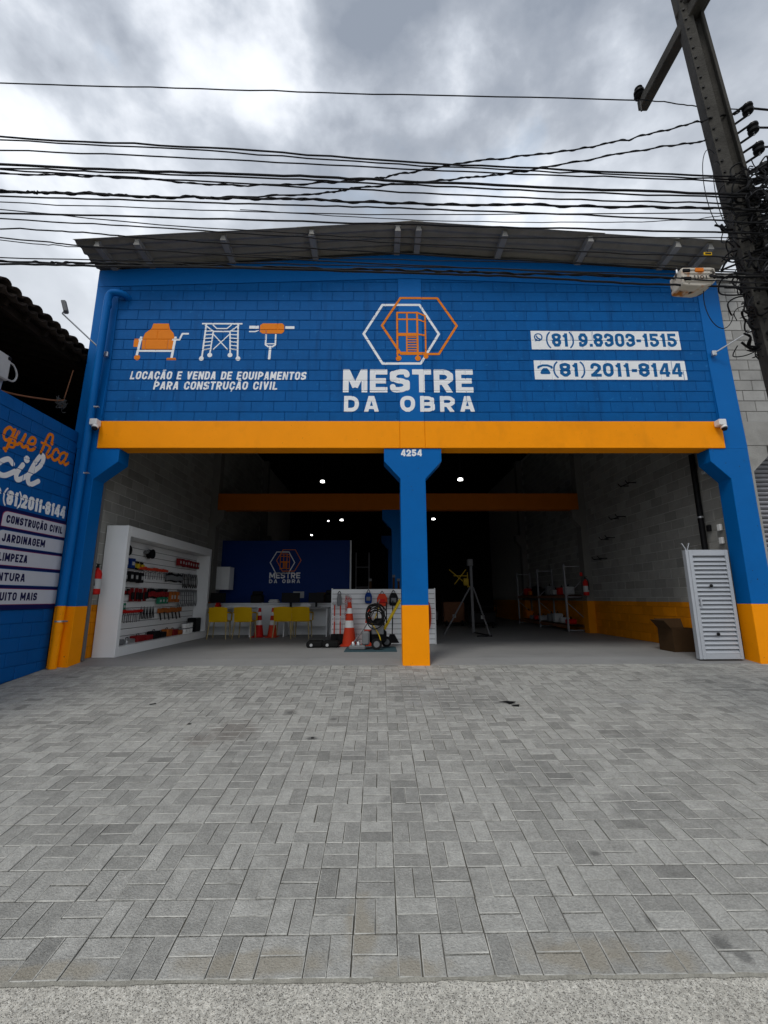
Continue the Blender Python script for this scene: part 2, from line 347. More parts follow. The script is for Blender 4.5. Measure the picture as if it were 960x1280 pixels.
# ================================================================ paint: stroke lettering rasterised to a draped skin
def fillet(points):
    """points (x,y,r) -> polyline with rounded corners"""
    out = []
    n = len(points)
    for i, p in enumerate(points):
        x, y = p[0], p[1]; r = p[2] if len(p) > 2 else 0
        if i in (0, n-1) or r <= 0: out.append((x, y)); continue
        a = np.array(points[i-1][:2]); b = np.array([x, y]); c = np.array(points[i+1][:2])
        u = a-b; v = c-b; lu = np.linalg.norm(u); lv = np.linalg.norm(v)
        if lu < 1e-6 or lv < 1e-6: continue
        u = u/lu; v = v/lv; rr_ = min(r, lu*.999, lv*.999)
        A = b+u*rr_; Cc = b+v*rr_
        for k in range(9):
            t = k/8; q = (1-t)**2*A+2*t*(1-t)*b+t*t*Cc
            w_ = A+(u*0+v)*0
            # blend towards a circular arc
            out.append(tuple(q))
    return out
def glyph(ch, w, h, t):
    l, b, r, T, m = t/2, t/2, w-t/2, h-t/2, h/2
    R = min(w-t, h-t)*.62; R2 = min(w-t, (h-t)/2)*.8
    P = []
    add = lambda *p, tt=t: P.append((fillet(p), tt))
    base = {'Ç': 'C', 'Ã': 'A'}.get(ch, ch)
    if base == 'A':
        add((t*.42, -.1*h), (w/2-t*.12, h*1.06)); add((w-t*.42, -.1*h), (w/2+t*.12, h*1.06)); add((w*.2, h*.27), (w*.8, h*.27), tt=t*.8)
    elif base == 'B':
        add((l, 0), (l, h)); add((l, T), (r-t*.15, T, R2), (r-t*.15, m, R2), (l, m), tt=t*.9); add((l, m), (r, m, R2), (r, b, R2), (l, b), tt=t*.9)
    elif base == 'C': add((r, h*.68), (r, T, R), (l, T, R), (l, b, R), (r, b, R), (r, h*.32))
    elif base == 'D': add((l, 0), (l, h)); add((l, T), (r, T, R), (r, b, R), (l, b))
    elif base == 'E': add((l, 0), (l, h)); add((l, T), (w, T)); add((l, m), (w*.92, m)); add((l, b), (w, b))
    elif base == 'G': add((r, h*.68), (r, T, R), (l, T, R), (l, b, R), (r, b, R), (r, m), (w*.5, m))
    elif base == 'I': add((w/2, 0), (w/2, h))
    elif base == 'J': add((r, h), (r, b, R), (l, b, R), (l, h*.35))
    elif base == 'L': add((l, 0), (l, h)); add((l, b), (w, b))
    elif base == 'M': add((l, 0), (l, h)); add((r, 0), (r, h)); add((l*.9, h*1.08), (w/2, h*.22), tt=t*.95); add((w-l*.9, h*1.08), (w/2, h*.22), tt=t*.95)
    elif base == 'N': add((l, 0), (l, h)); add((r, 0), (r, h)); add((l*.8, h*1.05), (w-l*.8, -h*.05), tt=t*.9)
    elif base in 'OQ0': add(((l+r)/2, T), (r, T, R), (r, b, R), (l, b, R), (l, T, R), ((l+r)/2, T)); 
    elif base == 'P': add((l, 0), (l, h)); add((l, T), (r, T, R2), (r, h*.42, R2), (l, h*.42))
    elif base == 'R': add((l, 0), (l, h)); add((l, T), (r, T, R2), (r, h*.44, R2), (l, h*.44)); add((w*.48, h*.44), (r+t*.06, -.08*h), tt=t*.95)
    elif base == 'S': add((r, h-t*1.08), (r, T, R2), (l, T, R2), (l, m, R2), (r, m, R2), (r, b, R2), (l, b, R2), (l, t*1.08))
    elif base == 'T': add((0, T), (w, T)); add((w/2, 0), (w/2, h))
    elif base == 'U': add((l, h), (l, b, R), (r, b, R), (r, h))
    elif base == 'V': add((t*.4, h*1.08), (w/2, -h*.02)); add((w-t*.4, h*1.08), (w/2, -h*.02))
    elif base == 'Z': add((0, T), (w, T)); add((0, b), (w, b)); add((w-t*.45, h*1.0), (t*.45, 0))
    elif base == '1': add((w*.62, 0), (w*.62, h)); add((w*.62, T*.98), (w*.12, h*.74), tt=t*.85)
    elif base == '2': add((l, h*.68), (l, T, R2), (r, T, R2), (r, h*.56, R2*.6), (t*.5, b)); add((0, b), (w, b))
    elif base == '3': add((l, h*.74), (l, T, R2), (r, T, R2), (r, m, R2*.8), (w*.38, m)); add((w*.38, m), (r, m, R2*.8), (r, b, R2), (l, b, R2), (l, h*.26))
    elif base == '4': add((w*.72, 0), (w*.72, h)); add((w*.66, h*1.03), (t*.35, h*.30), tt=t*.85); add((0, h*.27), (w, h*.27), tt=t*.85)
    elif base == '5': add((w*.95, T), (l*1.1, T)); add((l*1.2, h), (l*1.2, h*.5), tt=t*.9); add((l, h*.57), (r, h*.60, R2), (r, b, R2), (l, b, R2), (l, h*.28))
    elif base == '8': add(((l+r)/2, T), (r, T, R2), (r, m, R2), (l, m, R2), (l, T, R2), ((l+r)/2, T)); add(((l+r)/2, m), (r, m, R2), (r, b, R2), (l, b, R2), (l, m, R2), ((l+r)/2, m))
    elif base == '9': add((r, h*.55), (r, T, R2), (l, T, R2), (l, h*.42, R2), (r, h*.42, R2*.5), (r, h*.42)); add((r, h*.75), (r, b, R2*1.3), (l, b, R2), (l, h*.26))
    elif base == '-': add((0, h*.45), (w, h*.45))
    elif base == '.': add((w/2, 0), (w/2, t*1.05), tt=t*1.05)
    elif base == '(': add((w*.95, h*1.08), (w*.1, h*.85, h*.3), (w*.1, h*.15, h*.3), (w*.95, -h*.08), tt=t*.5)
    elif base == ')': add((w*.05, h*1.08), (w*.9, h*.85, h*.3), (w*.9, h*.15, h*.3), (w*.05, -h*.08), tt=t*.5)
    clip = (0, w, 0, h) if base not in '()' else None
    extra = []
    if ch == 'Ç': extra.append(([(w*.52, b), (w*.56, -h*.10), (w*.40, -h*.20)], t*.6))
    if ch == 'Ã': extra.append(([(w*.2, h*1.10), (w*.38, h*1.2), (w*.6, h*1.12), (w*.8, h*1.22)], t*.55))
    return P, clip, extra
RELW = {'M': 1.3, 'I': .42, 'J': .85, '1': .62, ' ': .62, '.': .35, '-': .62, '(': .42, ')': .42, 'E': .9, 'L': .88, 'T': .98}
def text(s, x0, z0, W, H, t, track=.18, shear=0, slope=0, relw=None):
    """list of (polyline, thickness, clip) groups filling a box W x H at (x0, z0)"""
    rw = dict(RELW); rw.update(relw or {})
    ws = [rw.get(c, 1.0) for c in s]
    tot = sum(ws)+track*(len(s)-1); k = W/tot; x = x0; G = []
    for c, w_ in zip(s, ws):
        gw = w_*k
        if c != ' ':
            tt = min(t, gw*.999) if c == 'I' else t
            P, clip, ex = glyph(c, max(gw, tt), H, tt)
            zb = z0+slope*(x-x0)
            tf = lambda pts, x=x, zb=zb: [(x+p[0]+shear*p[1], zb+p[1]+slope*p[0]) for p in pts]
            G.append(([(tf(p), q) for p, q in P], None if clip is None else (x, zb, max(gw, tt), H, shear, slope)))
            if ex: G.append(([(tf(p), q) for p, q in ex], None))
        x += gw+track*k
    return G
def seg_sdf(X, Z, a, b, t, round0, round1):
    ax, az = a; bx, bz = b; dx, dz = bx-ax, bz-az; Ln = math.hypot(dx, dz)
    if Ln < 1e-9: return np.full(X.shape, 9.)
    ux, uz = dx/Ln, dz/Ln
    px, pz = X-ax, Z-az
    s = px*ux+pz*uz; q = np.abs(-px*uz+pz*ux)-t/2
    e = np.maximum(-s, s-Ln)
    d = np.maximum(q, e)
    if round0: d = np.minimum(d, np.hypot(px, pz)-t/2)
    if round1: d = np.minimum(d, np.hypot(X-bx, Z-bz)-t/2)
    return d
def paint(name, groups, step, mat, parent, surf, axis='y', fills=(), holes=(), off=.003, caps=False, closed_round=True):
    """rasterise strokes into a filled skin that follows the surface (surf(u, z) -> depth into the wall)"""
    xs = []; zs = []
    for P, clip in groups:
        for pts, t in P:
            for p in pts: xs += [p[0]-t, p[0]+t]; zs += [p[1]-t, p[1]+t]
    for poly in fills:
        for p in poly: xs.append(p[0]); zs.append(p[1])
    x0, x1, z0, z1 = min(xs)-step, max(xs)+step, min(zs)-step, max(zs)+step
    nx, nz = int((x1-x0)/step)+2, int((z1-z0)/step)+2
    gx = x0+np.arange(nx)*step; gz = z0+np.arange(nz)*step
    D = np.full((nz, nx), 1.0)
    for P, clip in groups:
        ax = [p[0] for pts, t in P for p in pts]; az = [p[1] for pts, t in P for p in pts]; tm = max(t for _, t in P)
        i0 = max(0, int((min(ax)-tm-x0)/step)-1); i1 = min(nx, int((max(ax)+tm-x0)/step)+3)
        j0 = max(0, int((min(az)-tm-z0)/step)-1); j1 = min(nz, int((max(az)+tm-z0)/step)+3)
        X, Z = np.meshgrid(gx[i0:i1], gz[j0:j1]); d = np.full(X.shape, 1.0)
        for pts, t in P:
            n = len(pts); clo = n > 2 and abs(pts[0][0]-pts[-1][0])+abs(pts[0][1]-pts[-1][1]) < 1e-6
            for i in range(n-1):
                d = np.minimum(d, seg_sdf(X, Z, pts[i], pts[i+1], t, i > 0 or clo or caps, i < n-2 or clo or caps))
        if clip is not None:
            cx_, cz_, w_, h_, sh, sl = clip
            u = X-cx_-sh*(Z-cz_); v = Z-cz_-sl*(X-cx_)
            d = np.maximum(d, np.maximum(np.maximum(-u, u-w_), np.maximum(-v, v-h_)))
        D[j0:j1, i0:i1] = np.minimum(D[j0:j1, i0:i1], d)
    def polyd(poly):
        X, Z = np.meshgrid(gx, gz); inside = np.zeros(X.shape, bool); dd = np.full(X.shape, 9.)
        n = len(poly)
        for i in range(n):
            (ax, az), (bx, bz) = poly[i], poly[(i+1) % n]
            if abs(bz-az) > 1e-12:
                c = ((az > Z) != (bz > Z)) & (X < (bx-ax)*(Z-az)/(bz-az)+ax); inside ^= c
            L2 = (bx-ax)**2+(bz-az)**2+1e-12; tt = np.clip(((X-ax)*(bx-ax)+(Z-az)*(bz-az))/L2, 0, 1)
            dd = np.minimum(dd, np.hypot(X-ax-tt*(bx-ax), Z-az-tt*(bz-az)))
        return np.where(inside, -dd, dd)
    for poly in fills: D = np.minimum(D, polyd(poly))
    for poly in holes: D = np.maximum(D, -polyd(poly))
    ins = D < 0
    vid = {}; V = []; F = []
    def pt(x, z):
        k = (round(x*1e5), round(z*1e5))
        if k not in vid: vid[k] = len(V); V.append((x, z))
        return vid[k]
    a = ins[:-1, :-1]; b = ins[:-1, 1:]; c = ins[1:, 1:]; d = ins[1:, :-1]
    any_ = a | b | c | d
    for j, i in zip(*np.nonzero(any_)):
        q = [(gx[i], gz[j], D[j, i]), (gx[i+1], gz[j], D[j, i+1]), (gx[i+1], gz[j+1], D[j+1, i+1]), (gx[i], gz[j+1], D[j+1, i])]
        poly = []
        for k in range(4):
            p, r = q[k], q[(k+1) % 4]
            if p[2] < 0: poly.append(pt(p[0], p[1]))
            if (p[2] < 0) != (r[2] < 0):
                s_ = p[2]/(p[2]-r[2]); s_ = min(max(s_, .02), .98)
                poly.append(pt(p[0]+(r[0]-p[0])*s_, p[1]+(r[1]-p[1])*s_))
        if len(poly) >= 3 and len(set(poly)) == len(poly): F.append(tuple(poly))
    mb = MB()
    if axis == 'y': mb.add([(x, surf(x, z)-off, z) for x, z in V], F)
    else: mb.add([(surf(x, z)+off, x, z) for x, z in V], F)      # wall facing +X, u runs along Y
    c0 = chain_loc(parent); 
    me = bpy.data.meshes.new(name)
    me.from_pydata([(p[0]-c0.x, p[1]-c0.y, p[2]-c0.z) for p in mb.v], [], mb.f); me.materials.append(mat)
    o = bpy.data.objects.new(name, me); col.objects.link(o); o.parent = parent
    return o
def G1(*strokes): return [([(list(p), t)], None) for p, t in strokes]
# ================================================================ SETTING: ground, paving, floor
A1, A2, YB, YE, PS = .11, .14, 3.0, 2.26, .212
def gz(Y):
    if Y >= 7.75: return 0.0
    if Y >= 7.3: return -.047*(7.75-Y)/.45
    if Y >= YB: return -.047-(7.3-Y)*A1
    return -.047-(7.3-YB)*A1-(YB-Y)*A2
# street-side concrete (a tilted apron that levels out) and the ground sheet under everything
yE, zE = YE-.004, gz(YE)-.006
mb = MB()
prof = [(YE, gz(YE)-.012), (1.2, gz(YE)-.012-(YE-1.2)*.14), (.2, gz(YE)-.25), (-6, gz(YE)-.28)]
nx_ = 40
for (ya, za), (yb, zb) in zip(prof[:-1], prof[1:]):
    nn = 30 if ya > 1 else 6
    for k in range(nn):
        t0, t1 = k/nn, (k+1)/nn
        for (a, b) in [(-14, -3), (-3, 3), (3, 14)]:
            mb.add([(a, ya+(yb-ya)*t0, za+(zb-za)*t0), (b, ya+(yb-ya)*t0, za+(zb-za)*t0), (b, ya+(yb-ya)*t1, za+(zb-za)*t1), (a, ya+(yb-ya)*t1, za+(zb-za)*t1)], [(0, 3, 2, 1)])
structure(mb.build('pavement', m_aggr))
mb = MB()
gp = [(-900, -1.2), (-6, -.93), (.2, -.90), (2.2, -.72), (3.0, gz(3.0)-.1), (7.25, -.16), (8, -.12), (60, -.12), (900, -.12)]
for (ya, za), (yb, zb) in zip(gp[:-1], gp[1:]):
    for a, b in ((-900, -15), (-15, 15), (15, 900)):
        mb.add([(a, ya, za), (b, ya, za), (b, yb, zb), (a, yb, zb)], [(0, 1, 2, 3)])
structure(mb.build('ground', m_rubble))
# ragged mortar lip where the pavers meet the concrete
mb = MB(); r_ = random.Random(3)
xx = -6.0; pr = []
while xx < 9: pr.append((xx, YE+r_.uniform(.0, .01), YE-r_.uniform(.002, .013))); xx += r_.uniform(.03, .09)
for (xa, ya, yb), (xc, yc, yd) in zip(pr[:-1], pr[1:]):
    mb.add([(xa, ya, gz(ya)-.001), (xc, yc, gz(yc)-.001), (xc, yd, gz(yd)-.008), (xa, yb, gz(yb)-.008)], [(0, 3, 2, 1)])
o_ = structure(mb.build('mortar_strip', m_lip))
# --- basketweave paving
pav = MB()
def band(y0, y1, x0, x1, dz):
    pav.add([(x0, y0, gz(y0)+dz), (x1, y0, gz(y0)+dz), (x1, y1, gz(y1)+dz), (x0, y1, gz(y1)+dz)], [(0, 1, 2, 3)])
band(YE, YB, -6.5, 12, -.0095); band(YB, 7.3, -6.5, 12, -.0095)
paving = structure(pav.build('paving', m_sand))
def paver_mesh(mb, T, lx=.2, ly=.1):
    j = .0025
    hx, hy, c, d = lx/2-j, ly/2-j, .004, .0028
    vs = [(-hx, -hy, -.016), (hx, -hy, -.016), (hx, hy, -.016), (-hx, hy, -.016), (-hx, -hy, -d), (hx, -hy, -d), (hx, hy, -d), (-hx, hy, -d),
          (-hx+c, -hy+c, 0), (hx-c, -hy+c, 0), (hx-c, hy-c, 0), (-hx+c, hy-c, 0)]
    fs = [(8, 9, 10, 11)]+[(i, (i+1) % 4, 4+(i+1) % 4, 4+i) for i in range(4)]+[(4+i, 4+(i+1) % 4, 8+(i+1) % 4, 8+i) for i in range(4)]
    if T is not None: vs = [tuple(T @ Vector(p)) for p in vs]
    mb.cur = 0; mb.add(vs, fs[:5]); n_ = len(mb.v)-12
    mb.f += [tuple(i+n_ for i in f) for f in fs[5:]]; mb.mi += [1]*4
pm = MB(); paver_mesh(pm, None, PS, PS/2); pmesh = pm.mesh('paver', [m_pav, m_pedge])
cells = []
Y = YE; row = 0
while Y < 7.28:
    a = A2 if Y+PS/2 < YB else A1
    dy = PS/math.sqrt(1+a*a)
    yc = Y+dy/2
    for i in range(-31, 55):
        xc = -.13+(i+.5)*PS
        if xc < -5.28 or xc > 11.6: continue
        par = (i+row) % 2 == 0      # horizontal pair in the cell right of the reference line
        for k in (-1, 1):
            if par: px, py, rz = xc, yc+k*dy/4, 0
            else: px, py, rz = xc+k*PS/4, yc, PI/2
            cells.append((px, py, gz(py), rz, math.atan(a)))
    Y += dy; row += 1
stuff = MB(); singles = []
def persp(px, py, pz):
    v = Vector((px, py, pz))-Vector((0, 0, 1)); z = v.dot(fw); x = 480+545*v.dot(rr)/z; y = 640-545*v.dot(uu)/z
    return x, y, z
vis = []
for c in cells:
    x, y, z = persp(*c[:3]); vis.append(-30 < x < 990 and y < 1250)
order = sorted([i for i in range(len(cells)) if vis[i]], key=lambda i: cells[i][1])[:296]
single = set(order)
for i, (px, py, pz, rz, sl) in enumerate(cells):
    z = pz+rng.gauss(0, .0012); tx, ty = rng.gauss(0, .006), rng.gauss(0, .006); jz = rng.gauss(0, .006)
    T = Matrix.Translation((px+rng.gauss(0, .0012), py+rng.gauss(0, .0012), z)) @ Matrix.Rotation(sl, 4, 'X') @ Matrix.Rotation(tx, 4, 'X') @ Matrix.Rotation(ty, 4, 'Y') @ Matrix.Rotation(rz+jz, 4, 'Z')
    if i in single:
        o = bpy.data.objects.new('paver', pmesh); col.objects.link(o); o.parent = paving; o.matrix_local = T
    else: paver_mesh(stuff, T, PS, PS/2)
structure(stuff.build('paver_field', [m_pav, m_pedge], paving), 'stuff')
# shop floor with its sloping threshold
mb = MB()
for ya, yb in ((7.3, 7.75), (7.75, 24)):
    mb.add([(-5.3, ya, gz(ya)+.003), (6.6, ya, gz(ya)+.003), (6.6, yb, gz(yb)+.003), (-5.3, yb, gz(yb)+.003)], [(0, 1, 2, 3)])
mb.add([(-5.3, 7.3, gz(7.3)+.003), (6.6, 7.3, gz(7.3)+.003), (6.6, 7.3, -.2), (-5.3, 7.3, -.2)], [(0, 3, 2, 1)])
mb.add([(6.5, 7.3, -.044), (12, 7.3, -.044), (12, 7.7, -.03), (6.5, 7.7, -.03)], [(0, 1, 2, 3)])
structure(mb.build('shop_floor', m_floor))
# ================================================================ WAREHOUSE
bld = thing('warehouse_building', 'wide blue and orange rental shop with two open bays and painted lettering', 'building', (.58, 7.3, 0))
FY = 7.32
CX0, CX1 = .36, .80
ROWH = .204; Z0 = 4.07
def topline(x): return 6.82+.035*(5.4-abs(x-.58))
fac = MB()
# painted mortar backing of both bays
for x0, x1 in ((-4.94, CX0+.01), (CX1-.01, 6.12)):
    zc0, zc1 = topline(x0)-.01, topline(x1)-.01
    fac.add([(x0, FY+.009, Z0-.05), (x1, FY+.009, Z0-.05), (x1, FY+.009, zc1+.05), (x0, FY+.009, zc0+.05)], [(0, 1, 2, 3)])
    fac.box(x0, x1, FY+.02, FY+.14, 3.9, 6.8)
wall = fac.build('facade_wall', m_bluejoint, bld)
def block_into(mb, x0, x1, z0a, z0b, z1a, z1b, d=.0085, c=.0045, face='y', s=0.0):
    """one block face: rectangle (x0..x1) with sloping top, chamfered edge, recess depth d"""
    o = [(x0, z0a), (x1, z0b), (x1, z1b), (x0, z1a)]
    i_ = [(x0+c, z0a+c), (x1-c, z0b+c), (x1-c, z1b-c), (x0+c, z1a-c)]
    if face == 'y': f = lambda p, dd: (p[0], s+dd, p[1])
    elif face == '+x': f = lambda p, dd: (s-dd, p[0], p[1])      # faces +X, u = Y
    else: f = lambda p, dd: (s+dd, p[0], p[1])                   # faces -X
    vs = [f(p, 0) for p in i_]+[f(p, .004) for p in o]+[f(p, d+.004) for p in o]
    fs = [(0, 1, 2, 3)]+[(k, 4+k, 4+(k+1) % 4, (k+1) % 4) for k in range(4)]+[(4+k, 8+k, 8+(k+1) % 4, 4+(k+1) % 4) for k in range(4)]
    mb.add(vs, fs)
jw = .0055
tmp = MB(); block_into(tmp, -.201+jw, .201-jw, jw, jw, ROWH-jw, ROWH-jw); full_block = tmp.mesh('block', m_blue)
nfull = 0; odd = MB(); odd_list = []
vjoints = {}
for bx0, bx1, ph in ((-4.90, CX0, -4.506), (CX1, 6.09, 1.571)):
    for k in range(15):
        z0 = Z0+k*ROWH; z1 = z0+ROWH
        p0 = ph if k % 2 == 0 else ph+.201
        n0 = math.floor((bx0-p0)/.402)
        js = [p0+.402*(n0+i) for i in range(0, 18)]
        for a in js:
            x0, x1 = max(a, bx0), min(a+.402, bx1)
            if x1-x0 < .02: continue
            vjoints.setdefault(k, []).append(x0)
            ta, tb = topline(x0)-.004, topline(x1)-.004
            if z0+.02 > min(ta, tb): continue
            fullw = x1-x0 > .4 and z1 < min(ta, tb)
            if fullw and nfull < 296:
                put('block', full_block, wall, ((x0+x1)/2, FY+rng.gauss(0, .0006), z0)); nfull += 1
            else:
                m1 = MB(); block_into(m1, x0+jw, x1-jw, z0+jw, z0+jw, min(z1, ta)-jw, min(z1, tb)-jw, s=FY)
                odd.v, odd.f, odd.mi = odd.v, odd.f, odd.mi
                odd.add(m1.v, m1.f)
structure(odd.build('cut_blocks', m_blue, wall), 'stuff')
KV = {k: sorted(v) for k, v in vjoints.items()}
def surf_fac(x, z):
    if CX0 < x < CX1: return 7.316
    k = int((z-Z0)/ROWH); fz = (z-Z0)-k*ROWH; dz_ = min(fz, ROWH-fz)
    dx_ = min([abs(x-j) for j in KV.get(k, [99])])
    d = min(dz_, dx_)
    return FY+.0075*max(0, min(1, (.012-d)/.007))
# top ring beam under the gable and roof slope
def roofz(x): return 7.50-.068*abs(x-.60)
mb = MB()
mb.prism([(-5.33, topline(-5.33)), (.58, topline(.58)), (6.49, topline(6.49)), (6.49, roofz(6.49)+.05), (.6, roofz(.6)+.05), (-5.33, roofz(-5.33)+.05)], 7.3145, 7.5)
mb.build('ring_beam', m_bluecol, bld)
# upper column faces (flush with the block work)
for name, x0, x1, y0 in (('column', -5.33, -4.90, 7.312), ('column', CX0, CX1, 7.3162), ('column', 6.09, 6.49, 7.312)):
    mb = MB(); zt = min(topline(x0), topline(x1))-.002
    if name: mb.bbox(x0, x1, y0, 7.56, 4.06, zt, .005)
    mb.build('upper_column', m_bluecol, bld)
# lower portal columns with haunches (one frame face per bay line)
def col_poly(kind):
    if kind == 'c': return [(.365, -.2), (.80, -.2), (.795, 3.02), (1.08, 3.335), (1.08, 3.569), (.08, 3.569), (.08, 3.335), (.36, 3.02)]
    if kind == 'l': return [(-5.25, -.2), (-4.925, -.2), (-4.90, 3.02), (-4.51, 3.33), (-4.51, 3.569), (-5.25, 3.569)]
    if kind == 'r': return [(6.10, -.2), (6.49, -.2), (6.49, 3.569), (5.80, 3.569), (5.80, 3.33), (6.11, 3.02)]
cols = []
for kind in 'clr':
    mb = MB(); mb.prism(col_poly(kind), 7.256, 7.56)
    o = mb.build('column', m_col2t, bld)
    bv = o.modifiers.new('bevel', 'BEVEL'); bv.width = .008; bv.segments = 2; bv.limit_method = 'ANGLE'; cols.append(o)
# column stubs beside the beam ends
for x0, x1 in ((-5.33, -4.905), (6.095, 6.4895)):
    ms = MB(); ms.prism([(7.2565, 3.5695), (7.5, 3.5695), (7.5, 5.2), (7.3115, 5.2)], x0, x1, 'x'); ms.build('column_stub', m_bluecol, bld)
# orange lintel in three cast lengths
for x0, x1 in ((-4.895, CX0-.002), (CX0+.001, CX1-.001), (CX1+.002, 6.085)):
    o = MB().bbox(x0, x1, 7.235, 7.52, 3.57, 4.068, .006).build('lintel_beam', m_orange, bld)
# building side and back walls, interior block faces
mb = MB(); mb.box(-5.33, -5.08, 7.5, 24.4, -.2, 7.06); mb.box(-5.33, -5.25, 7.32, 7.5, 3.5, 7.06); mb.build('side_wall', m_bluecol, bld)
mb = MB(); mb.box(6.24, 6.49, 7.56, 24.4, -.2, 7.06); mb.build('side_wall', m_conc, bld)
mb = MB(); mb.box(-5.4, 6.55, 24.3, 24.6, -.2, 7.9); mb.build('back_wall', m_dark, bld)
def inner_wall(X, face, ylim):
    mw_ = MB()
    sgn = 1 if face == '+x' else -1
    x_ = X-.006*sgn
    vs = [(x_, 7.5, 0), (x_, 24.3, 0), (x_, 24.3, 7.2), (x_, 7.5, 7.2)]
    mw_.add(vs, [(0, 1, 2, 3)])
    wl = mw_.build('inner_wall', m_mortar2t, bld)
    st = MB(); r2 = random.Random(5)
    for k in range(34):
        z0 = k*.2; y = 7.5-(.2 if k % 2 else 0)
        while y < ylim:
            y0, y1 = max(y, 7.5), y+.4
            s_ = X+r2.gauss(0, .0015)
            block_into(st, y0+.0065, y1-.0065, z0+.0065, z0+.0065, z0+.1935, z0+.1935, d=.006, c=.002, face=face, s=s_)
            y += .4
    structure(st.build('block_courses', m_block2t, wl), 'stuff')
inner_wall(-5.05, '+x', 18); inner_wall(6.21, '-x', 18)
# inner portal frames: bare concrete side posts, blue middle post, orange tie beam
for yf in (12.8, 18.3):
    for kind in 'lr':
        s_ = 1 if kind == 'l' else -1; xw = -5.05 if kind == 'l' else 6.21
        mb = MB(); mb.prism([(xw, 0), (xw+s_*.22, 0), (xw+s_*.2, 3.1), (xw+s_*.42, 3.35), (xw+s_*.42, 3.6), (xw+s_*.22, 3.6), (xw+s_*.22, 7.2), (xw, 7.2)], yf, yf+.3)
        mb.build('inner_column', m_col2tc, bld)
    mb = MB(); mb.prism([(.365, 0), (.80, 0), (.795, 3.02), (1.08, 3.335), (1.08, 3.6), (.08, 3.6), (.08, 3.335), (.36, 3.02)], yf, yf+.3)
    mb.build('inner_column', m_bluecol, bld)
    if yf < 15: MB().bbox(-4.83, 5.99, yf-.02, yf+.25, 3.602, 4.10, .006).build('tie_beam', m_tie, bld)
# roof: purlins running front to back, corrugated fibre-cement sheets across them
roof = MB(); 
for s_ in (-1, 1):
    roof.box(-.02, .02, 7.6, 24.3, 0, .04, Matrix.Translation((.6+s_*.03, 0, 7.585)))
roof = roof.build('roof', m_asb, bld)
PX = [-5.03, -4.33, -2.80, -1.22, .34, .72, 2.28, 3.83, 5.41, 6.0]
for x in PX:
    z = roofz(x)+.035
    mb = MB(); mb.prism([(x-.055, z), (x+.055, z), (x+.045, z+.03), (x+.03, z+.09), (x+.055, z+.12), (x-.055, z+.12), (x-.03, z+.09), (x-.045, z+.03)], 6.74, 7.9)
    mb.build('purlin', m_conc, roof)
def sheet(x0, x1, y0, y1, lift):
    mb = MB(); n = int((y1-y0)/.0295); vs = []
    sg = (-1 if (x0+x1)/2 > .6 else 1)*.068
    for i in range(n+1):
        y = y0+(y1-y0)*i/n; w_ = .022*math.cos(2*PI*y/.177)
        for x in (x0, x1):
            for dz in (0, .008): vs.append((x, y, 7.655-.068*abs(x-.6)+w_+dz+lift))
    fs = []
    for i in range(n):
        a = i*4; b = a+4
        fs += [(a, b, b+2, a+2), (a+1, a+3, b+3, b+1), (a, a+1, b+1, b), (a+2, b+2, b+3, a+3)]
    fs += [(0, 2, 3, 1), (n*4, n*4+1, n*4+3, n*4+2)]
    return mb.add(vs, fs)
r3 = random.Random(9)
edges = [-5.42, -4.55, -3.0, -1.4, .60, 2.5, 4.05, 5.5, 6.62]
for i in range(len(edges)-1):
    a, b = edges[i], edges[i+1]
    lf = .012*(i % 2)
    f0 = 6.68+r3.uniform(-.02, .02)
    sheet(a-(0 if a == edges[0] or a == .6 else .08), b+(0 if b in (.6, 6.62) else .02), f0, 9.0, lf).build('roof_sheet', m_asb, roof, smooth=True)
    MB().add([(a, 8.95, 7.66-.068*abs(a-.6)), (b, 8.95, 7.66-.068*abs(b-.6)), (b, 24.5, 7.66-.068*abs(b-.6)), (a, 24.5, 7.66-.068*abs(a-.6))], [(0, 1, 2, 3)]).build('roof_sheet', m_asb, roof)
mb = MB(); mb.prism([(.40, 7.672), (.6, 7.688), (.8, 7.672), (.8, 7.68), (.6, 7.698), (.4, 7.68)], 6.70, 24.4); mb.build('ridge_cap', m_asb, roof)
# ceiling closing the shop above the lamps, near-black colour standing in for gloom
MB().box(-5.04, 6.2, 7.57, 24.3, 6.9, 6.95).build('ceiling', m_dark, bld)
# ---------------- painted signs
whitep = lambda nm, g, st=.008, **k: paint(nm, g, st, m_white, wall, surf_fac, **k)
orgp = lambda nm, g, st=.008, **k: paint(nm, g, st, m_orlog, wall, surf_fac, **k)
whitep('shop_name_lettering', text('MESTRE', -.66, 4.655, 2.37, .455, .104, .13, relw={'M': 1.25, 'S': 1.02})+text('DA OBRA', -.635, 4.28, 2.355, .305, .074, .34, relw={' ': .75}))
def hexagon(cx, cz, rx, rz, t): return [(cx-rx, cz), (cx-rx/2, cz+rz), (cx+rx/2, cz+rz), (cx+rx, cz), (cx+rx/2, cz-rz), (cx-rx/2, cz-rz), (cx-rx, cz)]
whitep('hexagon_outline', G1((hexagon(.41, 5.83, .70, .605, 0), .045)))
orgp('hexagon_outline', G1((hexagon(.75, 6.0, .70, .58, 0), .042)), off=.0045)
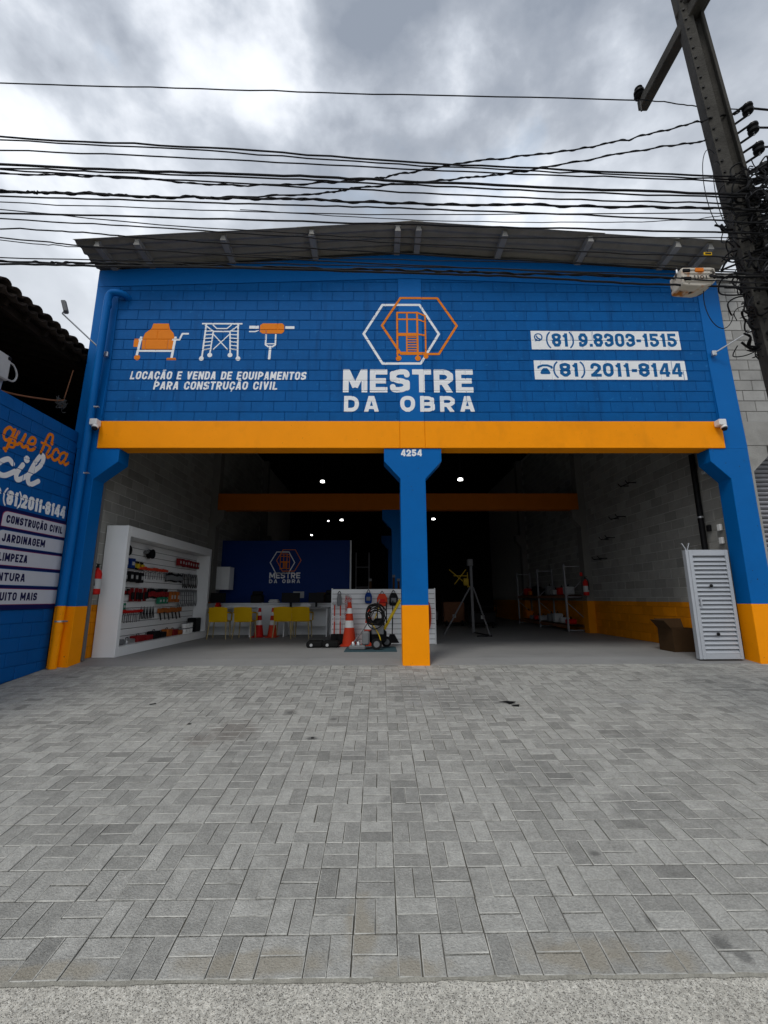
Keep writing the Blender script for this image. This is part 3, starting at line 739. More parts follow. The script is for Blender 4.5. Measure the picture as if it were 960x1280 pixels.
# scaffold tower emblem inside the hexagons
sc_ = []
X0, X1, X2 = .335, .71, .86
zb, zm, zt = 5.44, 5.80, 6.27
for x in (X0, X1): sc_.append((((x, 5.38), (x, 6.29)), .034))
sc_.append((((X2, 5.40), (X2, 6.22)), .03))
for z in (zb, zb+.005, zm, zm+.03, 6.13, zt): sc_.append((((X0-.015, z), (X1+.015, z)), .032))
sc_ += [(((X1, zt), (X2, 6.21)), .03), (((X1, 6.13), (X2, 6.08)), .028), (((X1, zm+.02), (X2, zm-.0)), .032), (((X1, zb), (X2, zb+.0)), .028)]
sc_.append((((.52, zm), (.52, 6.28)), .03)); sc_.append((((.51, zb), (.51, zm)), .026))
for i in range(6): sc_.append((((.51, 5.50+i*.052), (.70, 5.50+i*.052)), .021))
circ = lambda cx, cz, r, t, n=16: ([(cx+r*math.cos(2*PI*i/n), cz+r*math.sin(2*PI*i/n)) for i in range(n)]+[(cx+r, cz)], t)
disc = lambda cx, cz, r, n=18: [(cx+r*math.cos(2*PI*i/n), cz+r*math.sin(2*PI*i/n)) for i in range(n)]
orgp('scaffold_emblem', G1(*sc_), st=.007, fills=[disc(X0+.02, 5.33, .052), disc(X1, 5.33, .052), disc(X2, 5.37, .045)], off=.005)
# the two lines of text, left
whitep('service_lettering', text('LOCAÇÃO E VENDA DE EQUIPAMENTOS', -4.52, 4.905, 3.18, .158, .031, .2, .12, slope=-.002, relw={'M': 1.15, ' ': .6})
       + text('PARA CONSTRUÇÃO CIVIL', -4.08, 4.705, 2.23, .158, .031, .2, .12, relw={'M': 1.15, ' ': .6}), st=.0065)
# concrete mixer pictogram
m0x, m0z = -4.50, 5.30
orgp('mixer_pictogram_drum', [], fills=[[(-4.365, 5.50), (-4.373, 5.70), (-4.335, 5.83), (-4.223, 5.93), (-4.200, 6.03), (-3.915, 6.03), (-3.893, 5.93), (-3.810, 5.83), (-3.772, 5.70), (-3.780, 5.50)], [(-4.522, 5.55), (-4.522, 5.72), (-4.425, 5.72), (-4.425, 5.55)], disc(-4.43, 5.34, .055), [(-3.900, 5.29), (-3.713, 5.29), (-3.728, 5.33), (-3.885, 5.33)]])
whitep('mixer_pictogram_frame', G1((((-4.395, 5.76), (-4.440, 5.38)), .045), (((-4.425, 5.47), (-3.780, 5.47)), .04), (((-3.765, 5.76), (-3.802, 5.33)), .045), (((-4.440, 5.70), (-4.373, 5.70)), .04), (((-3.825, 5.70), (-3.690, 5.70), (-3.645, 5.82), (-3.525, 5.82)), .035)), off=.0045)
# scaffold pictogram
def mirror(cx, segs): return segs+[(tuple((2*cx-p[0], p[1]) for p in s_[0]), s_[1]) for s_ in segs]
cxs = -2.925
sg = [(((-3.30, 6.03), (cxs, 6.03)), .03), (((-3.22, 6.02), (-3.25, 5.34)), .03), (((-3.08, 5.86), (-3.11, 5.42)), .026), (((-3.24, 6.0), (-3.06, 5.86)), .025), (((-3.08, 5.87), (cxs, 5.87)), .025), (((-3.10, 6.01), (-3.02, 5.93), (cxs, 5.93)), .022), (((-3.08, 5.82), (-2.79, 5.50)), .02)]
for i in range(6): sg.append((((-3.235, 5.50+i*.075), (-3.09, 5.52+i*.072)), .02))
whitep('scaffold_pictogram', G1(*mirror(cxs, sg)), st=.0065, fills=[disc(-3.26, 5.32, .045), disc(-3.11, 5.39, .045), disc(-2.59, 5.32, .045), disc(-2.74, 5.39, .045)])
# breaker hammer pictogram
orgp('hammer_pictogram_body', [], fills=[[(-2.22, 5.87), (-2.22, 6.00), (-2.17, 6.04), (-1.81, 6.04), (-1.77, 6.00), (-1.77, 5.87), (-1.81, 5.83), (-2.17, 5.83)]])
whitep('hammer_pictogram_outline', G1((((-2.42, 5.96), (-2.24, 5.96)), .06), (((-2.42, 5.87), (-2.30, 5.87), (-2.24, 5.90)), .025), (((-1.75, 5.955), (-1.58, 5.955)), .055),
      (((-2.10, 5.82), (-2.10, 5.60), (-2.04, 5.555)), .03), (((-1.92, 5.82), (-1.92, 5.60), (-1.98, 5.555)), .03), (((-2.10, 5.62), (-1.92, 5.62)), .02), (((-2.01, 5.58), (-2.02, 5.30)), .045)), st=.0065)
# phone plates (painted white rectangles with blue digits)
for i, (x0, x1, zl, zr, hh, s_, tx, tw) in enumerate(((2.83, 5.62, 5.905, 5.90, .385, '(81) 9.8303-1515', 3.115, 2.44), (2.845, 5.655, 5.30, 5.30, .385, '(81) 2011-8144', 3.20, 2.38))):
    zt_ = zl
    whitep('phone_number_ground', [], fills=[[(x0, zt_-hh), (x1, zt_-hh-.005), (x1-.01, zt_-.005), (x0, zt_)]])
    paint('phone_number_lettering', text(s_, tx, zt_-hh+.055, tw, .275, .056 if i == 0 else .060, .17, relw={' ': .2, '.': .3, '-': .5, '1': .6}), .0065, m_ltblue, wall, surf_fac, off=.0048)
# handset bubble and desk telephone icons
bub = circ(2.965, 5.77, .07, .022)
paint('chat_bubble_icon', G1(bub, (((2.93, 5.80), (2.945, 5.755), (2.975, 5.735), (3.0, 5.73)), .028)), .006, m_ltblue, wall, surf_fac, fills=[[(2.89, 5.68), (2.93, 5.74), (2.96, 5.70)]], off=.0048)
paint('telephone_icon', G1((((2.92, 5.13), (2.925, 5.165), (3.0, 5.195), (3.09, 5.195), (3.165, 5.165), (3.17, 5.13)), .04)), .006, m_ltblue, wall, surf_fac, fills=[[(2.95, 5.04), (2.975, 5.10), (3.01, 5.14), (3.08, 5.14), (3.115, 5.10), (3.14, 5.04), (3.12, 5.02), (2.97, 5.02)]], off=.0048)
# number on the middle haunch
paint('street_number_lettering', text('4254', .375, 3.425, .365, .125, .03, .15), .004, m_white, bld, lambda x, z: 7.256)
# ================================================================ LEFT: blue boundary wall with painted advert
SX = -5.25
sw = thing('boundary_wall', 'blue painted block wall on the left with orange and white script', 'wall', (SX, 5.2, -.1))
mb = MB(); mb.box(SX-.20, SX-.012, 3.0, 7.252, -.9, 3.86); mb.add([(SX-.010, 3.0, -.9), (SX-.010, 7.252, -.9), (SX-.010, 7.252, 3.86), (SX-.010, 3.0, 3.86)], [(0, 1, 2, 3)])
bw = mb.build('wall_core', m_bluejoint, sw)
m_bluesh = M('blue_boundary_wall_paint', (.0022, .085, .30), .55, .12, 2.5, .35, 110, rnd=.05, dirt=.15)
swj = {}
tmp = MB(); block_into(tmp, -.2+jw, .2-jw, jw, jw, .2-jw, .2-jw, face='+x', s=0); wall_block = tmp.mesh('block', m_bluesh)
cutb = MB()
for k in range(-4, 20):
    z0 = 3.86-(k+5)*.2; ph = 0.05 if k % 2 else .25
    y = 3.0-.4+ph
    while y < 7.25:
        y0, y1 = max(y, 3.0), min(y+.4, 7.25); y += .4
        if y1-y0 < .03: continue
        swj.setdefault(k, []).append(y0)
        if y1-y0 > .399 and y1 > 4.6: put('block', wall_block, bw, (SX+rng.gauss(0, .0006), (y0+y1)/2, z0))
        else: block_into(cutb, y0+jw, y1-jw, z0+jw, z0+jw, z0+.2-jw, z0+.2-jw, face='+x', s=SX)
structure(cutb.build('cut_blocks', m_bluesh, bw), 'stuff')
def surf_sw(y, z):
    q = (3.86-z)/.2; k = int(math.floor(q)); fz = (q-k)*.2; d = min(fz, .2-fz); kk = k-4
    d = min([d]+[abs(y-j) for j in swj.get(kk, [])])
    return SX-.0075*max(0, min(1, (.012-d)/.007))
F = .985
def S(y, z): return (y*F, 1+(z-1)*F)
def spl(*pts):      # smooth curve through points (Catmull-Rom)
    p = [pts[0]]+list(pts)+[pts[-1]]; out_ = []
    for i in range(1, len(p)-2):
        for k in range(8):
            t = k/8; a, b, c, d = [np.array(q, float) for q in p[i-1:i+3]]
            out_.append(tuple(.5*((2*b)+(-a+c)*t+(2*a-5*b+4*c-d)*t*t+(-a+3*b-3*c+d)*t**3)))
    out_.append(tuple(map(float, pts[-1]))); return out_
def script(strokes, y0, z0, sy, sz, slope=0, shear=.12):
    return [([([(y0+(u+shear*v)*sy, z0+v*sz+slope*u*sy) for u, v in spl(*pts)], t)], None) for pts, t in strokes]
t = .046
que = [(((.45, .85), (.2, 1.0), (.02, .6), (.1, .1), (.32, .05), (.5, .5)), t), (((.52, 1.0), (.46, .2), (.40, -.75)), t), (((.40, -.72), (.30, -.62)), t), (((.40, -.05), (.72, -.02), (.74, -.30), (.42, -.36)), .035),
       (((.5, .2), (.68, .5), (.75, .95)), .028), (((.76, 1.0), (.70, .3), (.85, .0), (1.08, .35), (1.18, 1.0)), t), (((1.18, 1.0), (1.14, .2), (1.3, .02), (1.5, .3), (1.6, .5)), t),
       (((1.52, .45), (1.85, .6), (1.85, .98), (1.6, 1.0), (1.48, .5), (1.6, .05), (1.85, .08), (2.0, .35)), t),
       (((2.95, 1.35), (2.88, 1.9), (2.62, 1.85), (2.52, 1.1), (2.45, .1)), t), (((2.30, .95), (2.62, .98), (2.95, .92)), .04), (((2.95, .9), (2.86, .25), (2.98, .02), (3.15, .3)), t), (((2.98, 1.25), (2.985, 1.3)), .065),
       (((3.62, .8), (3.45, 1.0), (3.25, .7), (3.28, .15), (3.5, .02), (3.72, .3)), t), (((4.25, .8), (4.05, 1.0), (3.8, .7), (3.82, .15), (4.0, .02), (4.2, .4), (4.28, .95)), t), (((4.28, 1.0), (4.22, .25), (4.36, .03), (4.55, .3)), t)]
w_que = script([(p, q) for p, q in que], 5.80, 3.20, .285, .20, slope=.0)
paint('orange_script_lettering', w_que, .009, m_orlog, bw, surf_sw, axis='x', caps=True)
cil = [(((.55, .85), (.3, 1.02), (.02, .6), (.1, .1), (.4, .02), (.75, .45)), .075), (((.98, 1.0), (.86, .35), (1.0, .02), (1.3, .4)), .075), (((1.06, 1.4), (1.065, 1.43)), .105), (((1.3, .4), (1.75, 1.3), (1.78, 1.95), (1.6, 1.95), (1.42, 1.0), (1.42, .25), (1.62, .0), (1.92, .35)), .075)]
paint('white_script_lettering', script([(p, q) for p, q in cil], 5.78, 2.70, .385, .245, shear=.14), .009, m_white, bw, surf_sw, axis='x', caps=True)
a_, b__ = S(6.075, 2.345), S(7.30, 2.35)
paint('phone_lettering', text('(81)2011-8144', 6.07*F, 1+(2.338-1)*F, 1.215, .205, .048, .14, relw={'-': .4, '1': .55, '(': .35, ')': .35}), .006, m_white, bw, surf_sw, axis='x')
paint('telephone_icon', [(p, c) for p, c in G1((((5.68, 2.44), (5.70, 2.50), (5.80, 2.54), (5.90, 2.50), (5.92, 2.44)), .04))], .008, m_white, bw, surf_sw, axis='x', fills=[[(5.70, 2.33), (5.74, 2.46), (5.86, 2.46), (5.90, 2.33)]])
# advert board
bd = thing('sign_board', 'navy sign board listing building, gardening and cleaning services in five pale plates', 'sign', (SX+.01, 6.2, .88))
y0b = 5.1
MB().add([], []).box(SX+.005, SX+.022, y0b, 7.225, .86, 2.275).build('board', m_navy, bd)
XP = SX+.022
for i, (zt_, zb_, s_, ya, yb, hs) in enumerate(((2.235, 2.022, 'CONSTRUÇÃO CIVIL', 6.15, 7.265, .107), (1.965, 1.755, 'JARDINAGEM', 6.13, 6.93, .107), (1.700, 1.483, 'LIMPEZA', 6.12, 6.63, .107), (1.425, 1.208, 'PINTURA', 6.12, 6.64, .107), (1.150, .935, 'E MUITO MAIS', 6.06, 6.925, .107))):
    zt2, zb2 = 1+(zt_-1)*F, 1+(zb_-1)*F; yl = (6.085 if i < 3 else 6.0-.0*i)*F-(.0 if i == 0 else .03*i); yr = 7.335*F
    h_ = zt2-zb2; c_ = .07
    poly = [(yl, zb2), (yr, zb2), (yr, zt2), (yl+c_, zt2), (yl+c_*.5, zt2-.012), (yl+c_*.18, zt2-.035), (yl+.004, zt2-c_)]
    polyo = [(yl-.008, zb2-.008), (yr, zb2-.008), (yr, zt2+.008), (yl+c_-.004, zt2+.008), (yl+c_*.45-.006, zt2-.005), (yl+c_*.1-.008, zt2-.03), (yl-.006, zt2-c_)]
    MB().prism(polyo, XP-.004, XP+.0015, 'x').build('plate_edge', m_plateedge if i % 2 == 0 else m_ltblue, bd)
    pl = MB().prism(poly, XP-.004, XP+.004, 'x').build('plate', m_plate, bd)
    if s_ == 'PINTURA': ya -= .10
    if s_ == 'E MUITO MAIS': ya -= .06
    paint('service_name', text(s_, ya*F, zt2-h_*.76, (yb-ya)*F, .115, .0255, .2, relw={' ': .5, 'I': .35}), .0042, m_navyt, pl, lambda y, z: XP+.004, axis='x', off=.0015)
# ================================================================ NEIGHBOUR ON THE RIGHT: grey block building with roller shutter
nb = thing('neighbour_building', 'unpainted grey block building with concrete beam right of the blue shop', 'building', (9, 7.35, 0))
XR0 = 6.50
mb = MB(); mb.add([(XR0, 7.345, 4.09), (12.5, 7.345, 4.09), (12.5, 7.345, 7.05), (XR0, 7.345, 7.05)], [(0, 1, 2, 3)]); mb.box(XR0, 12.5, 7.36, 7.5, 4.0, 7.05)
nw = mb.build('upper_wall', m_nmort, nb)
tmp = MB(); block_into(tmp, -.2+.005, .2-.005, .005, .005, .197, .197, d=.01, c=.003); gb = tmp.mesh('block', m_greyblock)
for k in range(14):
    x = XR0-(.0 if k % 2 else .2)+.05
    if k % 2 == 0: put('block', gb, nw, (XR0+.075, 7.337, 4.10+k*.204)).scale = (.32, 1, 1)
    x = XR0+.15 if k % 2 == 0 else XR0+.35
    if k % 2: put('block', gb, nw, (XR0+.175, 7.337, 4.10+k*.204)).scale = (.84, 1, 1)
    while x < 9.6:
        put('block', gb, nw, (x+.2, 7.337+rng.gauss(0, .0012), 4.10+k*.204)); x += .4
MB().bbox(XR0, 12.5, 7.28, 7.6, 3.632, 4.085, .008).build('ring_beam', m_conc, nb)
MB().bbox(XR0, 12.5, 7.31, 7.6, 6.96, 7.16, .008).build('roof_edge', m_conc, nb)
mb = MB(); mb.prism([(XR0+.002, -.2), (XR0+.05, -.2), (XR0+.06, 3.16), (XR0+.36, 3.44), (XR0+.36, 3.63), (XR0+.002, 3.63)], 7.29, 7.6); mb.build('haunch_column', m_conc, nb)
sh = MB().box(XR0+.05, 12.4, 7.66, 7.7, -.1, 3.63).build('roller_shutter', m_groove, nb)
slm = MB(); pr_ = []
for i in range(7):
    a = i/6; pr_.append((7.655-.028*math.sin(PI*a), .012+.062*a))
slm.prism([(7.662, .008)]+pr_+[(7.662, .078)], -2.95, 2.95, 'x'); slme = slm.mesh('slat', m_alu)
for i in range(44): put('slat', slme, sh, (XR0+.05+2.95, 0, -.05+i*.084))
MB().box(XR0, 12.5, 7.6, 14, 3.9, 4.0).build('inner_slab', m_conc, nb)
# ================================================================ LEFT: old tiled shed behind the boundary wall
shd = thing('tiled_shed', 'dark old shed with clay tiled roof behind the blue boundary wall', 'shed', (-9, 6, 0))
def shedz(x): return 5.50+(-5.5-x)*.30
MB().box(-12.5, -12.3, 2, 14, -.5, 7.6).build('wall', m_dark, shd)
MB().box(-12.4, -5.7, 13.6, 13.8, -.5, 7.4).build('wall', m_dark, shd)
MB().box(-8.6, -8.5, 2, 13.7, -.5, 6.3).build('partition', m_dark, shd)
rf = MB().prism([(-5.62, shedz(-5.62)-.08), (-5.62, shedz(-5.62)-.06), (-12.4, shedz(-12.4)-.06), (-12.4, shedz(-12.4)-.08)], 3.2, 13.8, 'y').build('roof', m_wood, shd)
ang = math.atan(.30)
for i in range(26):
    y = 3.5+i*.4
    MB().box(0, 7.0, -.03, .03, -.10, 0, Matrix.Translation((-5.60, y, shedz(-5.60)-.085)) @ Matrix.Rotation(PI-(-ang), 4, 'Y') @ Matrix.Scale(-1, 4, (0, 0, 1))).build('rafter', m_wood, rf)
MB().box(-5.78, -5.70, 3.2, 13.8, 5.33, 5.46).build('eave_beam', m_wood, rf)
def tile_mesh(up):
    mb = MB(); n = 8; Ln = .44; vs = []
    for i in range(n+1):
        a = PI*i/n; s_ = 1 if up else -1
        for xx_, rr_ in ((0, .098), (Ln, .078)):
            for dr in (0, .014): vs.append((-xx_, (rr_-dr)*math.cos(a), s_*(rr_-dr)*math.sin(a)*.82))
    fs = []
    for i in range(n):
        a, b = i*4, i*4+4
        fs += [(a, a+2, b+2, b), (a+1, b+1, b+3, a+3), (a, b, b+1, a+1), (a+2, a+3, b+3, b+2)]
    fs += [(0, 1, 3, 2), (n*4, n*4+2, n*4+3, n*4+1)]
    return mb.add(vs, fs).mesh('roof_tile', m_tile, True)
tu, td = tile_mesh(True), tile_mesh(False)
for j in range(22):
    y = 4.2+j*.205
    for c in range(4):
        x = -5.44-c*.36
        put('roof_tile', tu, rf, (x+rng.uniform(-.015, .015), y+rng.uniform(-.008, .008), shedz(x)+.03+.0*c), (0, ang, rng.uniform(-.03, .03)))
        put('roof_tile', td, rf, (x+rng.uniform(-.01, .01), y+.1025, shedz(x)-.0), (0, ang, rng.uniform(-.02, .02)))
rst = MB()
for j in range(48):
    y = 4.2+j*.205
    for c in range(0, 18):
        if j < 22 and c < 4: continue
        x = -5.44-c*.36
        for mesh_, dy, dz in ((tu, 0, .03), (td, .1025, 0)):
            T = Matrix.Translation((x, y+dy, shedz(x)+dz)) @ Matrix.Rotation(ang, 4, 'Y')
            rst.add([tuple(T @ v.co) for v in mesh_.vertices], [tuple(p.vertices) for p in mesh_.polygons])
structure(rst.build('tile_field', m_tile, rf), 'stuff')
# white box on a bracket with a curved hose, in the shed opening
fx = thing('meter_box', 'pale grey box with curved hose in the dark shed opening above the blue wall', 'box', (-5.6, 5.98, 4.1))
MB().bbox(-5.78, -5.50, 5.66, 6.02, 4.17, 4.56, .02).build('casing', m_lgrey, fx)
MB().bbox(-5.505, -5.49, 5.95, 6.005, 4.49, 4.54, .003).build('latch', m_black, fx)
MB().tube(spl((-5.6, 6.0, 4.50), (-5.6, 6.16, 4.52), (-5.6, 6.25, 4.40), (-5.6, 6.20, 4.27), (-5.6, 6.04, 4.25)), .014, 8).build('hose', m_lgrey, fx, smooth=True)
mb = MB()
for p in (((-5.6, 5.70, 4.17), (-5.6, 5.98, 4.02)), ((-5.6, 6.0, 4.17), (-5.6, 5.74, 4.0)), ((-5.6, 5.6, 4.02), (-5.6, 6.05, 4.0)), ((-5.6, 6.02, 4.2), (-5.6, 6.0, 3.99))): mb.tube(p, .014, 6)
mb.build('bracket', m_steel, fx)
o = MB().tube(spl((-5.62, 5.2, 3.99), (-5.58, 6.0, 4.02), (-5.52, 6.8, 4.26), (-5.5, 7.12, 4.40)), .014, 7).build('pipe', m_rust, smooth=True)
tag(o, 'thin rusty pipe crossing the dark shed opening above the blue wall', 'pipe')
o = MB().tube([(-5.42, 7.14, 4.98), (-5.5, 7.10, 4.25)], .008, 6).build('hanging_rod', m_rust)
tag(o, 'thin rod hanging in the shed opening beside the blue column', 'rod')
mb = MB(); r5 = random.Random(21)
for i in range(9):
    p = [(-5.5+r5.uniform(-.04, .04), 6.98+r5.uniform(0, .22), 4.32+r5.uniform(-.12, .12)) for _ in range(5)]; mb.tube(spl(*p), .006, 5)
tag(mb.build('wire_tangle', m_cable2, smooth=True), 'small tangle of grey wires at the end of the rusty pipe', 'wires')
# ================================================================ downpipes, arms, cameras on the facade
dp = thing('downpipe', 'blue painted rain downpipe with orange foot on the left column', 'downpipe', (-5.10, 7.18, 0))
MB().tube(spl((-4.72, 7.40, 6.56), (-4.74, 7.26, 6.57), (-4.82, 7.19, 6.57), (-4.93, 7.17, 6.56), (-4.985, 7.17, 6.50), (-5.0, 7.17, 6.38))+[(-5.05, 7.175, 3.2), (-5.085, 7.18, .90)], .062, 16).build('pipe', m_bluecol, dp, smooth=True)
MB().tube([(-5.085, 7.18, .899), (-5.10, 7.18, -.06)], .062, 16).build('pipe_foot', m_orange, dp, smooth=True)
for z, x in ((6.33, -5.0), (.55, -5.09)): MB().tube([(x, 7.18, z-.05), (x, 7.18, z+.05)], .069, 16).build('socket', m_bluecol if z > 1 else m_orange, dp, smooth=True)
for z, x in ((4.30, -5.033), (3.10, -5.052), (.66, -5.088)):
    mb = MB(); mb.tube([(x, 7.18, z-.012), (x, 7.18, z+.012)], .0655, 16); mb.box(x+.05, x+.13, 7.15, 7.19, z-.01, z+.01); mb.build('clamp', m_steel, dp)
tp = MB().box(-4.93, -4.905, 7.575, 7.63, 0, 3.56).build('door_track', m_dsteel, None)
tag(tp, 'grey vertical steel door channel beside the left blue column', 'channel')
def arm(name, label, a, b, mat=m_steel):
    t_ = thing(name, label, 'lamp', a)
    MB().tube([a, b], .013, 8).build('arm', mat, t_, smooth=True)
    MB().bbox(a[0]-.04, a[0]+.04, a[1]-.03, a[1]+.02, a[2]-.05, a[2]+.05, .01).build('wall_bracket', m_steel, t_)
    return t_
t_ = arm('wall_floodlight', 'small black floodlight on a long thin steel arm at the left corner', (-4.96, 7.26, 5.36), (-5.455, 6.75, 5.83))
mb = MB(); T = Matrix.Translation((-5.42, 6.74, 5.945)) @ Matrix.Rotation(.5, 4, 'Z') @ Matrix.Rotation(-.3, 4, 'Y')
mb.bbox(-.035, .035, -.06, .06, -.10, .10, .012, T); mb.build('lamp_head', m_grey, t_)
MB().bbox(.034, .042, -.045, .045, -.08, .08, .004, T).build('lens', m_glass, t_)
MB().tube([(-5.455, 6.75, 5.83), (-5.42, 6.74, 5.86)], .012, 6).build('hinge', m_steel, t_)
t_ = arm('wall_floodlight', 'thin steel arm reaching from the right blue column towards the pole', (6.17, 7.26, 5.41), (6.88, 6.55, 5.78))
T = Matrix.Translation((6.93, 6.50, 5.86)) @ Matrix.Rotation(-.5, 4, 'Z')
MB().bbox(-.035, .035, -.06, .06, -.08, .08, .012, T).build('lamp_head', m_grey, t_)
for i, (x, lb) in enumerate(((-4.93, 'white security camera on the left end of the orange beam'), (6.0, 'white security camera on the right end of the orange beam'))):
    t_ = thing('security_camera', lb, 'camera', (x, 7.2, 3.95), 'security cameras on the orange beam ends')
    y = 7.10 if i == 0 else 7.10
    MB().bbox(x-.065, x+.065, y, y+.13, 3.95, 4.06, .01).build('junction_box', m_wplas, t_)
    MB().tube([(x+.03, y+.05, 3.95), (x+.03, y+.03, 3.90)], .05, 14).build('camera_body', m_wplas, t_, smooth=True)
    mb = MB(); mb.lathe([(.044, 0), (.044, -.02), (.03, -.045), (.008, -.052)], 14, (x+.03, y+.03, 3.90)); mb.build('dome', m_glass, t_, smooth=True)
# ================================================================ louvred steel gate leaf, carton, wall fittings on the right
gt = thing('gate_leaf', 'grey louvred steel gate leaf standing against the right column', 'gate', (5.5, 7.43, 0))
g0, g1, gy, gh = 5.31, 5.99, 7.43, 1.80
TG = Matrix.Translation((0, 0, 0))
for a in ((g0, g0+.06, 0, gh), (g1-.055, g1, 0, gh)): MB().bbox(a[0], a[1], gy, gy+.05, a[2], a[3], .004).build('stile', m_galv, gt)
for a in ((.0, .085), (gh-.10, gh)): MB().bbox(g0+.061, g1-.056, gy+.002, gy+.048, a[0], a[1], .004).build('rail', m_galv, gt)
MB().box(g0-.05, g0-.002, gy+.01, gy+.09, 0, gh).build('side_channel', m_galv, gt)
lv = MB(); lv.prism([(-.016, 0), (-.010, 0), (.028, .058), (.022, .060)], g0+.062, g1-.057, 'x'); lvm = lv.mesh('louvre', m_galv)
c0 = chain_loc(gt)
for i in range(22):
    o = bpy.data.objects.new('louvre', lvm); col.objects.link(o); o.parent = gt; o.location = (-c0.x, gy+.018-c0.y, .09+i*.0725-c0.z)
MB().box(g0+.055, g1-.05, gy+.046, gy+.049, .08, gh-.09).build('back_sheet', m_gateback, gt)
for z in (1.19, .40): MB().lathe([(.028, 0), (.028, .01), (.012, .02)], 12, (0, 0, 0)).build('grommet', m_black, gt, local=True).matrix_local = Matrix.Translation((g0+.30-c0.x, gy-.004-c0.y, z)) @ Matrix.Rotation(PI/2, 4, 'X')
MB().bbox(g0+.07, g0+.095, gy-.03, gy, .86, .99, .005).build('handle', m_galv, gt)
mb = MB(); mb.add([], []); mb.box(0, .012, 0, .04, 0, .13, Matrix.Translation((g0-.03, gy+.02, gh)) @ Matrix.Rotation(-.5, 4, 'Y')); mb.box(0, .012, 0, .04, 0, .13, Matrix.Translation((g0-.01, gy+.02, gh)) @ Matrix.Rotation(.35, 4, 'Y'))
mb.cur = 0
mb.build('bent_bracket', m_steel, gt)
bx = thing('cardboard_box', 'open brown cardboard box on the floor behind the grey gate leaf', 'box', (5.75, 8.6, 0))
mb = MB()
for a in ((5.46, 5.98, 8.36, 8.37), (5.46, 5.98, 8.79, 8.80), (5.46, 5.47, 8.37, 8.79), (5.97, 5.98, 8.37, 8.79)): mb.box(*a, .01, .42)
mb.box(5.46, 5.98, 8.36, 8.80, .004, .009); structure(mb.build('carton', m_brown, bx), 'part')
del bx.children[0]['kind']
MB().box(0, .008, 0, .42, 0, .20, Matrix.Translation((5.455, 8.37, .42)) @ Matrix.Rotation(-.7, 4, 'Y')).build('flap', m_brown, bx)
MB().box(0, .52, 0, .008, 0, .18, Matrix.Translation((5.46, 8.80, .42)) @ Matrix.Rotation(-.35, 4, 'X')).build('flap', m_brown, bx)
dp2 = thing('downpipe', 'black vertical pipe on the inside of the right block wall', 'pipe', (6.14, 8.15, 0))
MB().tube([(6.145, 8.15, 0), (6.145, 8.15, 3.75)], .05, 14).build('pipe', m_black, dp2, smooth=True)
for z in (2.50, 1.2): MB().tube([(6.145, 8.15, z-.015), (6.145, 8.15, z+.015)], .054, 14).build('clamp', m_steel, dp2)
for (y, z, m_, n_, lb) in ((7.76, 2.24, m_wplas, 'switch_box', 'upper white switch box on the right wall near the column'), (7.76, 2.00, m_wplas, 'switch_box', 'lower white switch box on the right wall near the column'), (8.02, 2.27, m_black, 'socket_hole', 'open black socket box on the right wall beside the black pipe')):
    o = MB().bbox(6.15, 6.20, y-.04, y+.04, z-.06, z+.06, .008).build(n_, m_); tag(o, lb, 'switch box')
o = MB().bbox(6.10, 6.20, 7.83, 7.93, 3.28, 3.36, .02).build('wall_lamp', m_lgrey); tag(o, 'small grey lamp high on the right wall beside the column', 'lamp')
for i, (y, z, lb) in enumerate(((10.3, 3.72, 'topmost'), (10.9, 3.0, 'second'), (11.5, 2.55, 'third'), (10.2, 4.3, 'highest hidden'), (12.0, 2.05, 'lowest'))):
    if i == 3: continue
    t_ = thing('wall_bracket', f'{lb} small black steel bracket on the right block wall', 'bracket', (6.2, y, z), 'black brackets on the right wall')
    MB().tube([(6.2, y-.16, z), (5.98, y-.16, z), (5.94, y-.16, z+.06)], .012, 6).build('arm', m_black, t_)
    MB().tube([(6.2, y+.16, z), (5.98, y+.16, z), (5.94, y+.16, z+.06)], .012, 6).build('arm', m_black, t_)
    MB().tube([(6.02, y-.2, z-.01), (6.02, y+.2, z-.01)], .012, 6).build('bar', m_black, t_)
# ================================================================ fire extinguishers
def extinguisher(x, y, z, label, sign):
    t_ = thing('fire_extinguisher', label, 'extinguisher', (x, y, z), 'fire extinguishers')
    MB().lathe([(.055, 0), (.075, .015), (.075, .36), (.06, .41), (.025, .44), (.02, .47)], 18, (x, y, z)).build('cylinder', m_red, t_, smooth=True)
    MB().lathe([(.0765, .10), (.0765, .27)], 18, (x, y, z)).build('label_band', m_lgrey, t_)
    mb = MB(); mb.tube([(x, y, z+.46), (x, y, z+.52)], .022, 8); mb.box(x-.015, x+.015, y-.09, y+.03, z+.52, z+.535); mb.build('valve', m_black, t_)
    MB().tube(spl((x, y-.03, z+.49), (x+.02, y-.12, z+.40), (x+.03, y-.10, z+.15)), .011, 7).build('hose', m_black, t_, smooth=True)
    return t_
extinguisher(-4.95, 7.76, 1.08, 'red fire extinguisher on the wall between left column and white shelf', 1)
extinguisher(5.93, 12.66, 1.06, 'red fire extinguisher on the far right concrete column', 0)
for x, y, lb, ax in ((-5.035, 7.72, 'red arrow sign above the extinguisher beside the white shelf', 0), (5.88, 12.79, 'small red sign above the extinguisher on the far right column', 1)):
    o = (MB().prism([(y-.10, 1.72), (y, 1.60), (y+.10, 1.72), (y+.05, 1.72), (y+.05, 1.88), (y-.05, 1.88), (y-.05, 1.72)], x, x+.006, 'x') if ax == 0 else MB().box(x-.04, x+.04, y-.005, y, 1.62, 1.72)).build('extinguisher_sign', m_red)
    tag(o, lb, 'sign')
